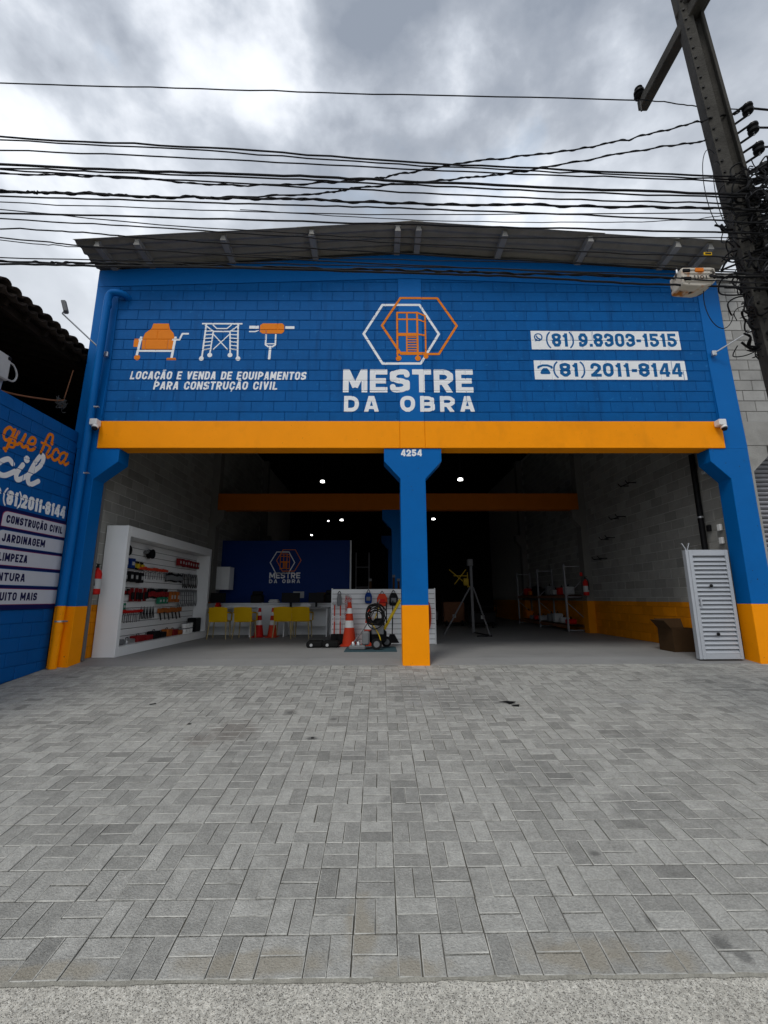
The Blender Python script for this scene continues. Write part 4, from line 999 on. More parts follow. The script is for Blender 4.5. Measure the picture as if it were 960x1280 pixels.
# ================================================================ white slatwall display on the left wall
sf = thing('display_shelf', 'tall white framed slat wall display full of small tools on the left', 'display', (-4.83, 10, 0))
sx0, sx1, sy0, sy1, sz1 = -5.03, -4.63, 8.0, 12.07, 2.34
MB().bbox(sx0, sx1, sy0, sy0+.10, 0, sz1, .004).build('end_panel', m_wlam, sf)
MB().bbox(sx0, sx1, sy1-.10, sy1, 0, sz1, .004).build('end_panel', m_wlam, sf)
MB().bbox(sx0, sx1, sy0+.101, sy1-.101, sz1-.19, sz1, .004).build('top_panel', m_wlam, sf)
MB().bbox(sx0, sx1, sy0+.101, sy1-.101, 0, .17, .004).build('base_panel', m_wlam, sf)
MB().box(sx0+.002, sx0+.04, sy0+.1, sy1-.1, .17, sz1-.19).build('back_panel', m_groove, sf)
nsl = 15; ph_ = (sz1-.19-.17)/nsl
tmp = MB(); tmp.bbox(0, .02, 0, sy1-sy0-.202, .005, ph_-.006, .003); slatm = tmp.mesh('slat', m_slat)
for i in range(nsl): put('slat', slatm, sf, (sx0+.041, sy0+.101, .17+i*ph_))
XS = sx0+.063
ordn = ['first', 'second', 'third', 'fourth', 'fifth', 'sixth', 'seventh', 'eighth', 'ninth', 'tenth', 'eleventh', 'twelfth', 'thirteenth', 'fourteenth', 'fifteenth', 'sixteenth', 'seventeenth', 'eighteenth']
def hook(mb, x, y, z): mb.tube([(XS, y, z), (x+.0, y, z+.005), (x+.01, y, z+.02)], .003, 5)
def proto_blister(m1, m2, w_, h_):
    def f(t_, x, y, z):
        MB().box(x-.012, x, y-w_/2, y+w_/2, z-h_, z).build('card', m2, t_)
        MB().bbox(x, x+.045, y-w_*.36, y+w_*.36, z-h_*.85, z-h_*.3, .012).build('contents', m1, t_)
    return f
def p_pliers(m1):
    def f(t_, x, y, z):
        for s_ in (-1, 1): MB().tube([(x, y+s_*.008, z), (x, y+s_*.02, z-.09), (x+.01, y+s_*.035, z-.2)], .010, 6).build('handle', m1, t_)
        MB().tube([(x, y, z-.02), (x, y, z+.05)], [.018, .006], 6).build('jaw', m_grey, t_)
    return f
def p_brush(m1):
    def f(t_, x, y, z):
        MB().bbox(x-.02, x+.03, y-.09, y+.09, z-.10, z, .008).build('head', m1, t_)
        MB().tube([(x, y, z-.10), (x+.03, y+.02, z-.26)], [.018, .014], 7).build('handle', m_black, t_)
    return f
def p_spool(t_, x, y, z):
    mb = MB(); mb.lathe([(.10, -.05), (.10, -.03), (.06, -.03), (.06, .03), (.10, .03), (.10, .05)], 18)
    o = mb.build('spool', m_black, t_, local=True); o.matrix_local = Matrix.Translation((.06, 0, -.1)) @ Matrix.Rotation(PI/2, 4, 'Y')
    MB().tube([(x, y-.12, z-.08), (x+.02, y-.02, z-.05)], .04, 10).build('handle', m_grey, t_)
def p_box(m1, w_, h_, d_=.12):
    def f(t_, x, y, z):
        MB().bbox(x-.01, x+d_, y-w_/2, y+w_/2, z-h_, z, .006).build('case', m1, t_)
        MB().box(x+d_, x+d_+.004, y-w_*.3, y+w_*.3, z-h_*.7, z-h_*.35).build('print', m_lgrey, t_)
    return f
def p_loop(m1, ln):
    def f(t_, x, y, z):
        MB().tube(spl((x, y-.03, z), (x+.02, y-.05, z-ln*.6), (x+.02, y, z-ln), (x+.02, y+.05, z-ln*.6), (x, y+.03, z)), .009, 6).build('loop', m1, t_, smooth=True)
        MB().box(x-.005, x+.015, y-.035, y+.035, z-.05, z+.01).build('tag_card', m_grey, t_)
    return f
def p_roller(m1):
    def f(t_, x, y, z):
        MB().tube([(x+.03, y-.07, z-.03), (x+.03, y+.07, z-.03)], .028, 10).build('roller', m1, t_, smooth=True)
        MB().tube([(x+.03, y+.08, z-.03), (x+.03, y+.1, z-.08), (x+.03, y, z-.1), (x+.03, y, z-.24)], .008, 6).build('frame', m_grey, t_)
    return f
rows_ = []
R_ = lambda row, ys, z, fn, nm, cat, desc: rows_.append((row, ys, z, fn, nm, cat, desc))
lin = lambda a, b, n: [a+(b-a)*i/(n-1) for i in range(n)]
R_('top', [8.42, 9.3], 2.03, lambda t_, x, y, z: p_spool(t_, x, y, z), 'cable_reel', 'cable reel', 'black cable reel')
R_('top', lin(10.7, 11.75, 8), 1.96, p_box(m_dred, .11, .17, .08), 'tool_pack', 'tool', 'red tool pack')
R_('second', lin(8.4, 8.62, 2), 1.78, p_box(m_panel, .14, .19, .10), 'tool_pack', 'tool', 'blue boxed tool')
R_('second', lin(8.80, 9.10, 3), 1.76, proto_blister(m_yelp, m_black, .12, .17), 'blister_pack', 'tool', 'yellow black blister')
R_('third', lin(9.05, 10.1, 12), 1.66, p_roller(m_redo), 'paint_roller', 'roller', 'red and white roller')
R_('third', lin(8.42, 9.0, 4), 1.53, p_box(m_black, .11, .2, .10), 'tool_pack', 'tool', 'black boxed tool')
R_('third', lin(10.2, 10.98, 10), 1.60, proto_blister(m_grey, m_black, .065, .2), 'blister_pack', 'tool', 'dark carded tool')
R_('third', lin(11.05, 11.85, 8), 1.62, p_loop(m_black, .34), 'rope_loop', 'strap', 'black strap loop')
R_('fourth', lin(8.40, 8.72, 3), 1.20, proto_blister(m_dred, m_black, .10, .12), 'blister_pack', 'tool', 'small dark red card')
R_('fourth', lin(8.86, 9.34, 4), 1.22, proto_blister(m_black, m_dred, .11, .26), 'blister_pack', 'tool', 'black red card')
R_('fourth', lin(9.48, 10.3, 10), 1.22, proto_blister(m_dred, m_black, .07, .2), 'blister_pack', 'tool', 'dark card with red grip')
R_('fourth', lin(10.42, 10.75, 3), 1.17, p_box(m_dora, .11, .24, .07), 'tool_pack', 'tool', 'orange packed tool')
R_('fourth', lin(10.85, 11.9, 11), 1.22, p_loop(m_grey, .40), 'chain_loop', 'chain', 'grey hanging chain')
R_('lower fourth', lin(9.9, 10.2, 3), 1.04, p_box(m_green, .10, .14, .07), 'tool_pack', 'tool', 'green packed tool')
R_('fifth', [8.42, 8.5], .92, p_box(m_green, .09, .12, .08), 'tool_pack', 'tool', 'dark green packed tool')
R_('fifth', lin(8.48, 9.15, 10), .80, p_roller(m_red), 'hand_tool', 'tool', 'red handled tool')
R_('fifth', lin(9.25, 9.75, 5), .80, p_pliers(m_black), 'pliers', 'pliers', 'black handled pliers')
R_('fifth', lin(10.05, 11.0, 6), .80, p_brush(m_dora), 'brush', 'brush', 'orange brush')
for (row, ys, z, fn, nm, cat, desc) in rows_:
    first = None
    for i, y in enumerate(ys):
        x = XS+.05
        jy, jz = rng.uniform(-.012, .012), rng.uniform(-.012, .012)
        t_ = thing(nm, f'{desc}, {ordn[i]} in the {row} row of the white display', cat, (x, y+jy, z+jz), f'{desc}s on the white display')
        fn(t_, x, y+jy, z+jz)
        mb = MB(); hook(mb, x, y+jy, z+jz+.01); mb.build('hook', m_steel, t_)
for i, (y, m_, w_, h_, d_) in enumerate(((8.35, m_grey, .3, .10, 'grey'), (8.72, m_steel, .3, .08, 'steel'), (9.10, m_dred, .3, .12, 'red'), (9.42, m_dred, .26, .10, 'second red'), (9.72, m_black, .26, .16, 'black'), (10.02, m_black, .24, .12, 'second black'), (10.3, m_dora, .22, .16, 'orange'), (10.58, m_dred, .24, .14, 'red orange'), (10.86, m_dora, .2, .10, 'second orange'))):
    o = thing('tool_case', f'{d_} tool case lying on the base of the white display', 'tool case', (-4.85, y, .17), 'cases on the base of the white display')
    MB().bbox(-4.93, -4.76, y-w_/2, y+w_/2, .171, .171+h_, .015).build('case', m_, o)
    MB().tube([(-4.85, y-.05, .171+h_), (-4.85, y-.03, .2+h_), (-4.85, y+.03, .2+h_), (-4.85, y+.05, .171+h_)], .008, 6).build('handle', m_black, o)
k_ = 0
for y in (11.1, 11.27, 11.44):
    for z in (.171, .30):
        k_ += 1
        o = thing('paint_pot', f'white pot on the display base, {"lower" if z < .2 else "upper"} row, {ordn[int(round((y-11.1)/.17))]} from the left', 'pot', (-4.8, y, z), 'white pots on the white display')
        MB().lathe([(.06, 0), (.065, .11)], 14, (-4.8, y, z)).build('pot', m_wplas, o, smooth=True)
        MB().lathe([(.067, .105), (.067, .122)], 14, (-4.8, y, z)).build('lid', m_grey, o)
o = MB().bbox(-4.95, -4.72, 11.58, 11.92, .172, .52, .02).build('storage_case', m_black); tag(o, 'large black case at the far end of the white display base', 'case')
# ================================================================ reception: blue panel with logo, counter, desks, chairs
bp_ = thing('feature_panel', 'dark blue partition with white and orange company logo behind the counter', 'partition', (-3.0, 14.05, 0))
MB().box(-5.04, -.95, 14.0, 14.08, 0, 2.84).build('panel', m_panel, bp_)
MB().box(-.948, -.905, 13.97, 14.1, 0, 2.84).build('edge_post', m_wlam, bp_)
k0 = 14.0
def lp(name, g, mat, fills=(), off=.003): paint(name, g, .007, mat, bp_, lambda x, z: k0, fills=fills, off=off)
X_ = lambda px: (px-474.9)/545*14.15; Z_ = lambda py: 1+(747.9-py)/545*14.15*1.0
lp('logo_lettering', text('MESTRE', -3.50, 1.63, .98, .185, .037, .16)+text('DA OBRA', -3.50, 1.485, .98, .115, .026, .42), m_white)
lp('logo_hexagon', G1((hexagon(-3.10, 2.13, .39, .34, 0), .028)), m_white)
lp('logo_hexagon', G1((hexagon(-2.90, 2.20, .39, .34, 0), .022)), m_orlog, off=.006)
s2 = []
for (p, q) in sc_:
    s2.append((tuple(((a-.6)*.56-3.02, (b-5.83)*.56+2.16) for a, b in p), max(q*.6, .018)))
lp('logo_scaffold', G1(*s2), m_orlog, off=.009)
ct = thing('reception_counter', 'long white reception counter in front of the blue partition', 'counter', (-3, 12.9, 0))
MB().bbox(-5.04, -1.10, 12.75, 13.2, 0, .84, .004).build('front', m_wlam, ct)
MB().bbox(-5.04, -1.05, 12.70, 13.3, .841, .88, .004).build('worktop', m_wlam, ct)
for i, (a, b, lb) in enumerate(((-4.95, -3.42, 'white desk with dark top edge left of the traffic cones'), (-2.60, -1.38, 'white desk behind the right pair of yellow chairs'))):
    d_ = thing('desk', lb, 'desk', ((a+b)/2, 12.3, 0), 'desks in the reception')
    MB().bbox(a, b, 12.0, 12.6, .74, .765, .004).build('desk_top', m_lgrey, d_)
    for x in (a+.02, b-.06): MB().box(x, x+.035, 12.03, 12.57, 0, .739).build('side_panel', m_wlam, d_)
    MB().box(a+.06, b-.07, 12.45, 12.47, .25, .738).build('modesty_panel', m_wlam, d_)
# things on the counter and desks
for i, (x, w_, lb) in enumerate(((-4.45, .42, 'black monitor on the left end of the reception'), (-2.45, .50, 'black monitor in the middle of the reception'), (-1.75, .42, 'black monitor above the right yellow chairs'))):
    t_ = thing('monitor', lb, 'monitor', (x, 12.3, .766), 'monitors in the reception')
    MB().bbox(x-w_/2, x+w_/2, 12.26, 12.30, .90, 1.16, .006).build('screen_housing', m_black, t_)
    MB().box(x-.03, x+.03, 12.30, 12.33, .77, 1.0).build('stand', m_black, t_); MB().bbox(x-.12, x+.12, 12.2, 12.4, .767, .78, .004).build('foot', m_black, t_)
for i, (x, y, z, w_, h_, m_, nm, lb, ct_) in enumerate((
    (-3.55, 12.95, .88, .35, .34, m_black, 'office_chair_back', 'dark rounded backrest seen above the counter left of the logo', 'chair'),
    (-1.35, 12.95, .88, .5, .36, m_black, 'machine_cover', 'dark covered machine on the counter at the right end', 'machine'),
    (-4.75, 12.9, .88, .22, .20, m_lgrey, 'coffee_maker', 'grey coffee maker on the counter under the white cabinet', 'machine'),
    (-3.05, 12.9, .88, .3, .10, m_wplas, 'paper_stack', 'stack of white papers on the counter', 'papers'),
    (-1.70, 13.0, .88, .34, .30, m_brown, 'carton', 'brown carton on the counter behind a monitor', 'box'),
    (-4.35, 12.05, .766, .12, .13, m_red, 'red_bag', 'small red bag on the left desk', 'bag'),
    (-2.0, 12.15, .766, .3, .12, m_wplas, 'printer', 'small white printer on the right desk', 'printer'))):
    t_ = thing(nm, lb, ct_, (x, y, z))
    MB().bbox(x-w_/2, x+w_/2, y-.12, y+.12, z+.001, z+h_*.7, .03).build('body', m_, t_)
    MB().bbox(x-w_*.4, x+w_*.4, y-.09, y+.09, z+h_*.7+.001, z+h_, .02).build('top', m_, t_)
t_ = tag(MB().box(-2.72, -2.38, 13.996, 14.0, 1.02, 1.22).build('notice', m_lgrey, None), 'small pale notice on the blue partition under the logo', 'notice')
cb = thing('wall_cabinet', 'white wall cabinet left of the blue partition', 'cabinet', (-4.8, 13.3, 1.2))
MB().bbox(-5.03, -4.52, 13.3, 13.7, 1.27, 1.95, .005).build('carcass', m_wlam, cb)
MB().bbox(-5.02, -4.78, 13.285, 13.299, 1.28, 1.94, .004).build('door', m_wlam, cb); MB().bbox(-4.775, -4.53, 13.285, 13.299, 1.28, 1.94, .004).build('door', m_wlam, cb)
# yellow chairs seen from behind
def make_chair():
    t_ = thing('armchair', 'x', 'chair', (0, 0, 0), 'yellow plastic chairs at the desks')
    bk = MB(); pts = []
    for i in range(9):
        u = -1+2*i/8; pts.append((u*.23, -.21-.045*(1-u*u)))
    vs = []; 
    for (x, y) in pts:
        for z, dy in ((.44, .05), (.60, .015), (.80-.02*abs(x/.23)**2, -.03)):
            vs += [(x*(1-.04*(z-.44)), y+dy, z), (x*(1-.04*(z-.44)), y+dy+.018, z)]
    fs = []
    for i in range(8):
        a, b = i*6, i*6+6
        for j in (0, 2): fs += [(a+j, b+j, b+j+2, a+j+2), (a+j+1, a+j+3, b+j+3, b+j+1)]
        fs += [(a, a+1, b+1, b), (a+4, b+4, b+5, a+5)]
    fs += [(0, 2, 3, 1), (2, 4, 5, 3), (48, 49, 51, 50), (50, 51, 53, 52)]
    bk.add(vs, fs).build('backrest', m_yel, t_, smooth=True)
    MB().bbox(-.225, .225, -.20, .22, .42, .45, .012).build('seat', m_yel, t_)
    for s_ in (-1, 1):
        MB().tube([(s_*.235, -.20, .66), (s_*.25, .0, .65), (s_*.245, .18, .63), (s_*.235, .19, .44)], .02, 8).build('armrest', m_yel, t_, smooth=True)
        MB().tube([(s_*.20, -.19, .43), (s_*.235, -.23, 0)], [.02, .012], 8).build('leg', m_chleg, t_, smooth=True)
        MB().tube([(s_*.20, .19, .43), (s_*.22, .22, 0)], [.02, .012], 8).build('leg', m_chleg, t_, smooth=True)
    return t_
ch = make_chair()
for i, (x, y, rz, lb) in enumerate(((-4.12, 11.62, .06, 'yellow chair nearest the white tool display'), (-3.47, 11.62, -.04, 'yellow chair left of the two cones by the desks'), (-2.50, 11.74, .03, 'yellow chair right of the two cones by the desks'), (-2.02, 11.72, -.05, 'yellow chair farthest from the white tool display'))):
    o = ch if i == 0 else copy_tree(ch)
    o.location = (x, y, 0); o.rotation_euler = (0, 0, rz); o['label'] = lb
# ================================================================ traffic cones
def cone(x, y, h, label, body=m_redo, bands=2):
    t_ = thing('traffic_cone', label, 'traffic cone', (x, y, 0), 'red and white traffic cones'); R = h*.165; rt = h*.042
    rad = lambda z: R+(rt-R)*(z-.03)/(h-.03)
    MB().bbox(x-R*1.25, x+R*1.25, y-R*1.25, y+R*1.25, 0.004, .03, .01).build('base', body, t_)
    zs = [.03, h*.42, h*.58, h*.74, h*.86, h] 
    for j, (a, b) in enumerate(zip(zs[:-1], zs[1:])):
        MB().lathe([(rad(a), a), (rad(b), b)], 20, (x, y, 0)).build('reflective_band' if j % 2 else 'cone_section', m_wplas if j % 2 else body, t_, smooth=True)
cone(-3.21, 12.0, .76, 'darker red traffic cone between the pairs of yellow chairs, left one', m_red)
cone(-2.84, 11.95, .76, 'orange red traffic cone between the pairs of yellow chairs, right one', m_redo)
cone(-.655, 9.72, .92, 'large striped traffic cone in front of the low slat wall')
cone(-.24, 9.80, .82, 'smaller striped traffic cone behind the black cutting machine')
# ================================================================ low slat wall island and what hangs on it
isl = thing('slat_island', 'low white slat wall island behind the middle column', 'display', (.1, 10.1, 0))
MB().box(-1.07, 1.24, 10.03, 10.10, 0, 1.215).build('core', m_groove, isl)
tmp = MB(); tmp.bbox(-1.15, 1.15, -.018, 0, .005, .105, .003); sl2 = tmp.mesh('slat', m_slat)
for i in range(11): put('slat', sl2, isl, (.085, 10.03, .003+i*.1095))
MB().bbox(-1.085, -1.066, 10.0, 10.11, 0, 1.225, .003).build('edge_post', m_wlam, isl); MB().bbox(1.236, 1.255, 10.0, 10.11, 0, 1.225, .003).build('edge_post', m_wlam, isl)
YI = 10.0
def shovel(x, label):
    t_ = thing('shovel', label, 'shovel', (x, 9.93, 0), 'shovels leaning on the slat wall')
    MB().tube([(x, 9.92, .86), (x, 9.93, .22)], .014, 8).build('shaft', m_redo, t_, smooth=True)
    MB().tube([(x, 9.925, .62), (x, 9.928, .48)], .0155, 8).build('white_grip', m_wplas, t_)
    MB().tube([(x, 9.92, .84), (x-.045, 9.92, .90), (x-.045, 9.92, .92), (x+.045, 9.92, .92), (x+.045, 9.92, .90), (x, 9.92, .84)], .010, 6).build('handle', m_lgrey, t_)
    mb = MB(); mb.prism([(x-.07, .24), (x+.07, .24), (x+.08, .06), (x+.03, .0), (x-.03, .0), (x-.08, .06)], 9.90, 9.912); mb.build('blade', m_black, t_)
shovel(-1.0, 'black bladed shovel with red shaft at the left end of the slat wall'); shovel(-.87, 'second black bladed shovel with red shaft, next to the bigger cone')
for i, (x, lb) in enumerate(((-1.35, 'black rubber wheel block on the floor left of the shovels'), (-1.02, 'black rubber wheel block on the floor below the shovels'))):
    t_ = thing('rubber_block', lb, 'block', (x, 9.5, 0), 'black blocks in front of the slat wall')
    MB().bbox(x-.17, x+.17, 9.35, 9.7, .004, .13, .03).build('body', m_rubber, t_); MB().lathe([(.03, 0), (.03, .02)], 12, (0, 0, 0)).build('hub', m_lgrey, t_, local=True).matrix_local = Matrix.Translation((-.06, -.16, .06)) @ Matrix.Rotation(PI/2, 4, 'X')
ch_ = thing('warning_chain', 'red and white plastic chain hanging on the slat wall above the cone', 'chain', (-.70, 9.95, .7))
for s_ in range(3):
    for j in range(12):
        z = 1.10-j*.048-s_*.02; x = -.755+s_*.05+.01*math.sin(j*1.3)
        MB().tube([(x-.012, 9.96, z), (x-.014, 9.955, z-.03), (x, 9.955, z-.045), (x+.014, 9.955, z-.03), (x+.012, 9.96, z), (x-.012, 9.96, z)], .006, 5).build('link', m_red if j % 4 else m_lgrey, ch_)
def bag(x, z, w_, h_, m_, label, m2=None):
    t_ = thing('hanging_bag', label, 'bag', (x, 9.93, z), 'bags hanging on the low slat wall')
    mb = MB(); mb.prism([(x-w_*.42, z-h_), (x+w_*.42, z-h_), (x+w_*.5, z-h_*.8), (x+w_*.5, z-h_*.35), (x+w_*.3, z), (x-w_*.3, z), (x-w_*.5, z-h_*.35), (x-w_*.5, z-h_*.8)], 9.88, 9.99)
    o = mb.build('body', m_, t_); bv = o.modifiers.new('bevel', 'BEVEL'); bv.width = .02; bv.segments = 2
    MB().bbox(x-w_*.28, x+w_*.28, 9.862, 9.879, z-h_*.75, z-h_*.4, .006).build('pocket', m2 or m_, t_)
    MB().tube(spl((x-.04, 9.93, z-.01), (x, 9.96, z+.06), (x+.04, 9.93, z-.01)), .008, 6).build('strap', m_black, t_)
bag(-.90, 1.10, .10, .26, m_grey, 'narrow grey glove pack hanging at the left of the low slat wall')
bag(-.25, 1.13, .16, .24, m_panel, 'dark blue grey mask bag hanging left of the red bag', m_grey)
bag(.055, 1.10, .23, .27, m_redo, 'bright red bag hanging in the middle of the low slat wall', m_red)
bag(.31, 1.12, .20, .28, m_black, 'black harness bag hanging beside the middle column', m_grey)
t_ = thing('rubber_mat', 'flat blue grey mat under the black cutting machine', 'mat', (-.13, 9.0, 0)); t_['label'] = 'flat blue grey mat under the black machine'
MB().bbox(-.68, .33, 8.62, 9.45, .004, .016, .003).build('mat', m_mat, t_)
# black wheeled machine with coiled hose
mc = thing('pressure_washer', 'black wheeled machine with coiled hose standing on the blue grey mat', 'machine', (-.05, 9.1, .017))
MB().bbox(-.22, .14, 9.02, 9.34, .10, .40, .07).build('body', m_black, mc); MB().bbox(-.15, .10, 9.05, 9.30, .401, .60, .06).build('hood', m_rubber, mc)
MB().bbox(-.16, .08, 8.94, 8.98, .30, .48, .01).build('front_panel', m_grey, mc)
for x, y in ((-.06, 8.86), (.14, 9.35)):
    o = MB().lathe([(.05, -.03), (.105, -.03), (.105, .03), (.05, .03)], 22).build('wheel', m_rubber, mc, local=True); o.matrix_local = Matrix.Translation((x+.05, y-9.1, .105)) @ Matrix.Rotation(PI/2, 4, 'X')
    o2 = MB().lathe([(.06, -.034), (.06, .034)], 18).build('rim', m_grey, mc, local=True); o2.matrix_local = Matrix.Translation((x+.05, y-9.1-.001, .105)) @ Matrix.Rotation(PI/2, 4, 'X')
mb = MB()
rh_ = random.Random(4)
for j in range(9):
    cx_, cz_ = -.08+rh_.uniform(-.04, .05), .66+rh_.uniform(-.05, .05); ra, rb, tl = rh_.uniform(.11, .19), rh_.uniform(.13, .21), rh_.uniform(-.5, .5)
    pts = []
    for k in range(27):
        a = 2*PI*k/26; u_, v_ = ra*math.cos(a), rb*math.sin(a)*(1+.12*math.sin(2*a+j))
        pts.append((cx_+u_*math.cos(tl)-v_*math.sin(tl), 9.0-.02*j+.04*math.sin(a+j), cz_+u_*math.sin(tl)+v_*math.cos(tl)))
    mb.tube(pts, .012, 6, cap=False)
structure(mb.build('coiled_hose', m_rubber, mc, smooth=True), 'stuff')
MB().tube([(-.05, 9.3, .5), (-.05, 9.38, .92), (.14, 9.38, .92), (.14, 9.3, .5)], .014, 8).build('push_handle', m_black, mc, smooth=True)
MB().tube([(-.58, 8.95, .06), (-.30, 9.0, .42), (-.05, 9.02, .86), (0.0, 9.02, .98)], [.013, .013, .012, .010], 8).build('lance', m_grey, mc, smooth=True)
MB().tube(spl((-.18, 8.95, .55), (-.02, 8.92, .30), (.02, 8.9, .16)), .011, 6).build('yellow_hose', m_yelp, mc, smooth=True)
ml = thing('plate_motor', 'grey steel motor foot lying left of the black machine on the mat', 'motor', (-.42, 8.95, .017))
MB().bbox(-.60, -.28, 8.82, 9.05, .018, .10, .02).build('foot_plate', m_grey, ml)
for x in (-.52, -.42): MB().lathe([(.035, .1), (.035, .15), (.02, .17)], 12, (x, 8.86, .0)).build('cap', m_steel, ml, smooth=True)
MB().bbox(-.35, -.2, 8.86, 9.1, .10, .36, .03).build('motor_block', m_grey, ml)
au = thing('earth_auger', 'long yellow and black digging tool leaning diagonally behind the middle column', 'tool', (.1, 9.6, 0))
MB().tube([(.03, 9.40, .26), (.44, 9.42, .97)], .032, 8).build('boom', m_yelp, au); MB().tube([(-.12, 9.56, .52), (.0, 9.6, .86)], .014, 6).build('grip_rod', m_yelp, au); MB().tube([(.02, 9.55, .30), (-.05, 9.52, .10)], .04, 10).build('motor', m_black, au)
br_ = thing('broom', 'black broom with green striped shaft standing beside the middle column', 'broom', (.28, 9.75, 0))
MB().tube([(.29, 9.8, .95), (.27, 9.75, .22)], .013, 8).build('shaft', m_black, br_, smooth=True); MB().tube([(.283, 9.78, .62), (.275, 9.77, .40)], .0145, 8).build('sleeve', m_green, br_)
mb = MB(); mb.prism([(.22, .24), (.32, .24), (.42, .06), (.14, .06)], 9.70, 9.80); mb.build('bristles', m_black, br_)
rh = thing('hose_coil', 'brown and red hose hanging on the slat wall right of the middle column', 'hose', (1.05, 9.95, .4))
for j in range(5):
    pts = [(1.06+(.03+.012*j)*math.cos(a), 9.97-.012*j, .62+.32*math.sin(a)) for a in [2*PI*k/20 for k in range(21)]]; MB().tube(pts, .010, 6).build('loop', m_rust if j % 2 else m_redo, rh)
# ================================================================ right bay: racks, hoist tripod, machines in the gloom
def rack(y, label):
    t_ = thing('pallet_rack', label, 'rack', (5.85, y, 0), 'steel racks along the right wall')
    x0, x1 = 5.60, 6.12
    for x in (x0, x1):
        MB().box(x-.022, x+.022, y-.03, y+.03, 0, 1.99).build('upright', m_alu, t_)
    for z in (.05, 1.02, 1.93): MB().box(x0+.023, x1-.023, y-.02, y+.02, z-.015, z+.015).build('cross_bar', m_alu, t_)
    for a, b in ((1.05, 1.5), (.85, .40)): MB().tube([(x0+.02, y-.021, a), (x1-.02, y-.021, b)], .013, 6).build('brace', m_alu, t_)
    return t_
for y, lb in ((13.3, 'nearest grey steel rack frame by the right wall'), (15.6, 'second grey steel rack frame by the right wall'), (17.9, 'farthest grey steel rack frame by the right wall')): rack(y, lb)
for i, (ya, yb) in enumerate(((13.33, 15.57), (15.63, 17.87))):
    for z, nm in ((.12, 'lower'), (1.0, 'middle')):
        t_ = thing('rack_shelf', f'{nm} shelf of the {"near" if i == 0 else "far"} rack bay by the right wall', 'shelf', (5.86, ya, z), 'shelves of the steel racks')
        MB().box(5.66, 6.07, ya+.01, yb-.01, z+.075, z+.09).build('board', m_brown, t_)
        for x in (5.60, 6.11): MB().box(x-.02, x+.02, ya+.002, yb-.002, z, z+.07).build('beam', m_rust, t_)
        r6 = random.Random(i*7+int(z*10))
        for j in range(4):
            yy = ya+.35+j*.5; h_ = r6.uniform(.12, .34); m_ = r6.choice([m_red, m_grey, m_black, m_lgrey, m_oran])
            u = thing('stored_tool', f'{["first","second","third","fourth"][j]} packed tool on the {nm} shelf of the {"near" if i == 0 else "far"} rack', 'tool', (5.86, yy, z+.09), 'tools stored on the racks')
            MB().bbox(5.72, 6.0, yy-.12, yy+.12, z+.091, z+.091+h_, .03).build('body', m_, u); MB().tube([(5.86, yy-.06, z+.09+h_), (5.86, yy, z+.16+h_), (5.86, yy+.06, z+.09+h_)], .012, 6).build('grip', m_black, u)
m_dyel = M('dark_yellow_paint', (.30, .20, .02), .6, .3, 12)  # darker yellow for the hoist arms and winch
tr = thing('hoist_tripod', 'grey steel tripod post with yellow hoist arms in the right bay', 'hoist', (2.62, 12.6, 0))
MB().box(2.585, 2.655, 12.55, 12.61, .05, 2.0).build('mast', m_dsteel, tr)
MB().tube([(2.56, 12.5, 1.30), (1.74, 12.2, .02)], .022, 8).build('leg', m_dsteel, tr, smooth=True)
MB().tube([(2.66, 12.55, 1.30), (2.92, 11.9, .02)], .022, 8).build('leg', m_dsteel, tr, smooth=True)
MB().box(2.56, 2.95, 11.82, 11.9, .0, .03).build('foot', m_black, tr); MB().tube([(2.62, 12.6, .06), (2.95, 11.86, .02)], .02, 6).build('foot_bar', m_black, tr)
for a, b in (((1.98, 12.5, 1.80), (2.56, 12.5, 1.30)), ((2.12, 12.5, 1.38), (2.46, 12.5, 1.80)), ((2.5, 12.5, 1.3), (2.5, 12.5, 1.72)), ((2.1, 12.5, 1.62), (2.5, 12.5, 1.62))): MB().tube([a, b], .015, 7).build('hoist_arm', m_dyel, tr)
MB().bbox(2.38, 2.52, 12.45, 12.6, 1.35, 1.55, .02).build('winch', m_dyel, tr); MB().bbox(2.52, 2.68, 12.5, 12.66, 1.9, 2.1, .02).build('pulley', m_dsteel, tr)
for i, (x, y, w_, h_, m_, lb) in enumerate(((3.5, 15.5, .95, .72, m_black, 'black generator standing deep in the right bay'), (2.7, 16.5, .8, 1.15, m_rust, 'rusty brown machine deep in the right bay behind the tripod'), (1.9, 17.0, .6, .7, m_grey, 'grey compressor deep in the shop left of the rusty machine'))):
    t_ = thing('generator', lb, 'machine', (x, y, 0), 'machines in the gloom of the right bay')
    MB().bbox(x-w_/2, x+w_/2, y-.3, y+.3, .14, h_*.75, .05).build('housing', m_, t_)
    MB().tube([(x-w_/2, y-.3, .1), (x-w_/2, y-.3, h_), (x+w_/2, y-.3, h_), (x+w_/2, y-.3, .1), (x-w_/2, y-.3, .1)], .018, 8).build('tube_frame', m_black, t_)
    for s_ in (-1, 1): MB().tube([(x+s_*w_*.35-.03, y-.33, .11), (x+s_*w_*.35+.03, y-.33, .11)], .10, 16).build('wheel', m_rubber, t_)
    MB().bbox(x-.06, x+.06, y-.32, y-.301, .3, .42, .005).build('gauge_panel', m_lgrey, t_)
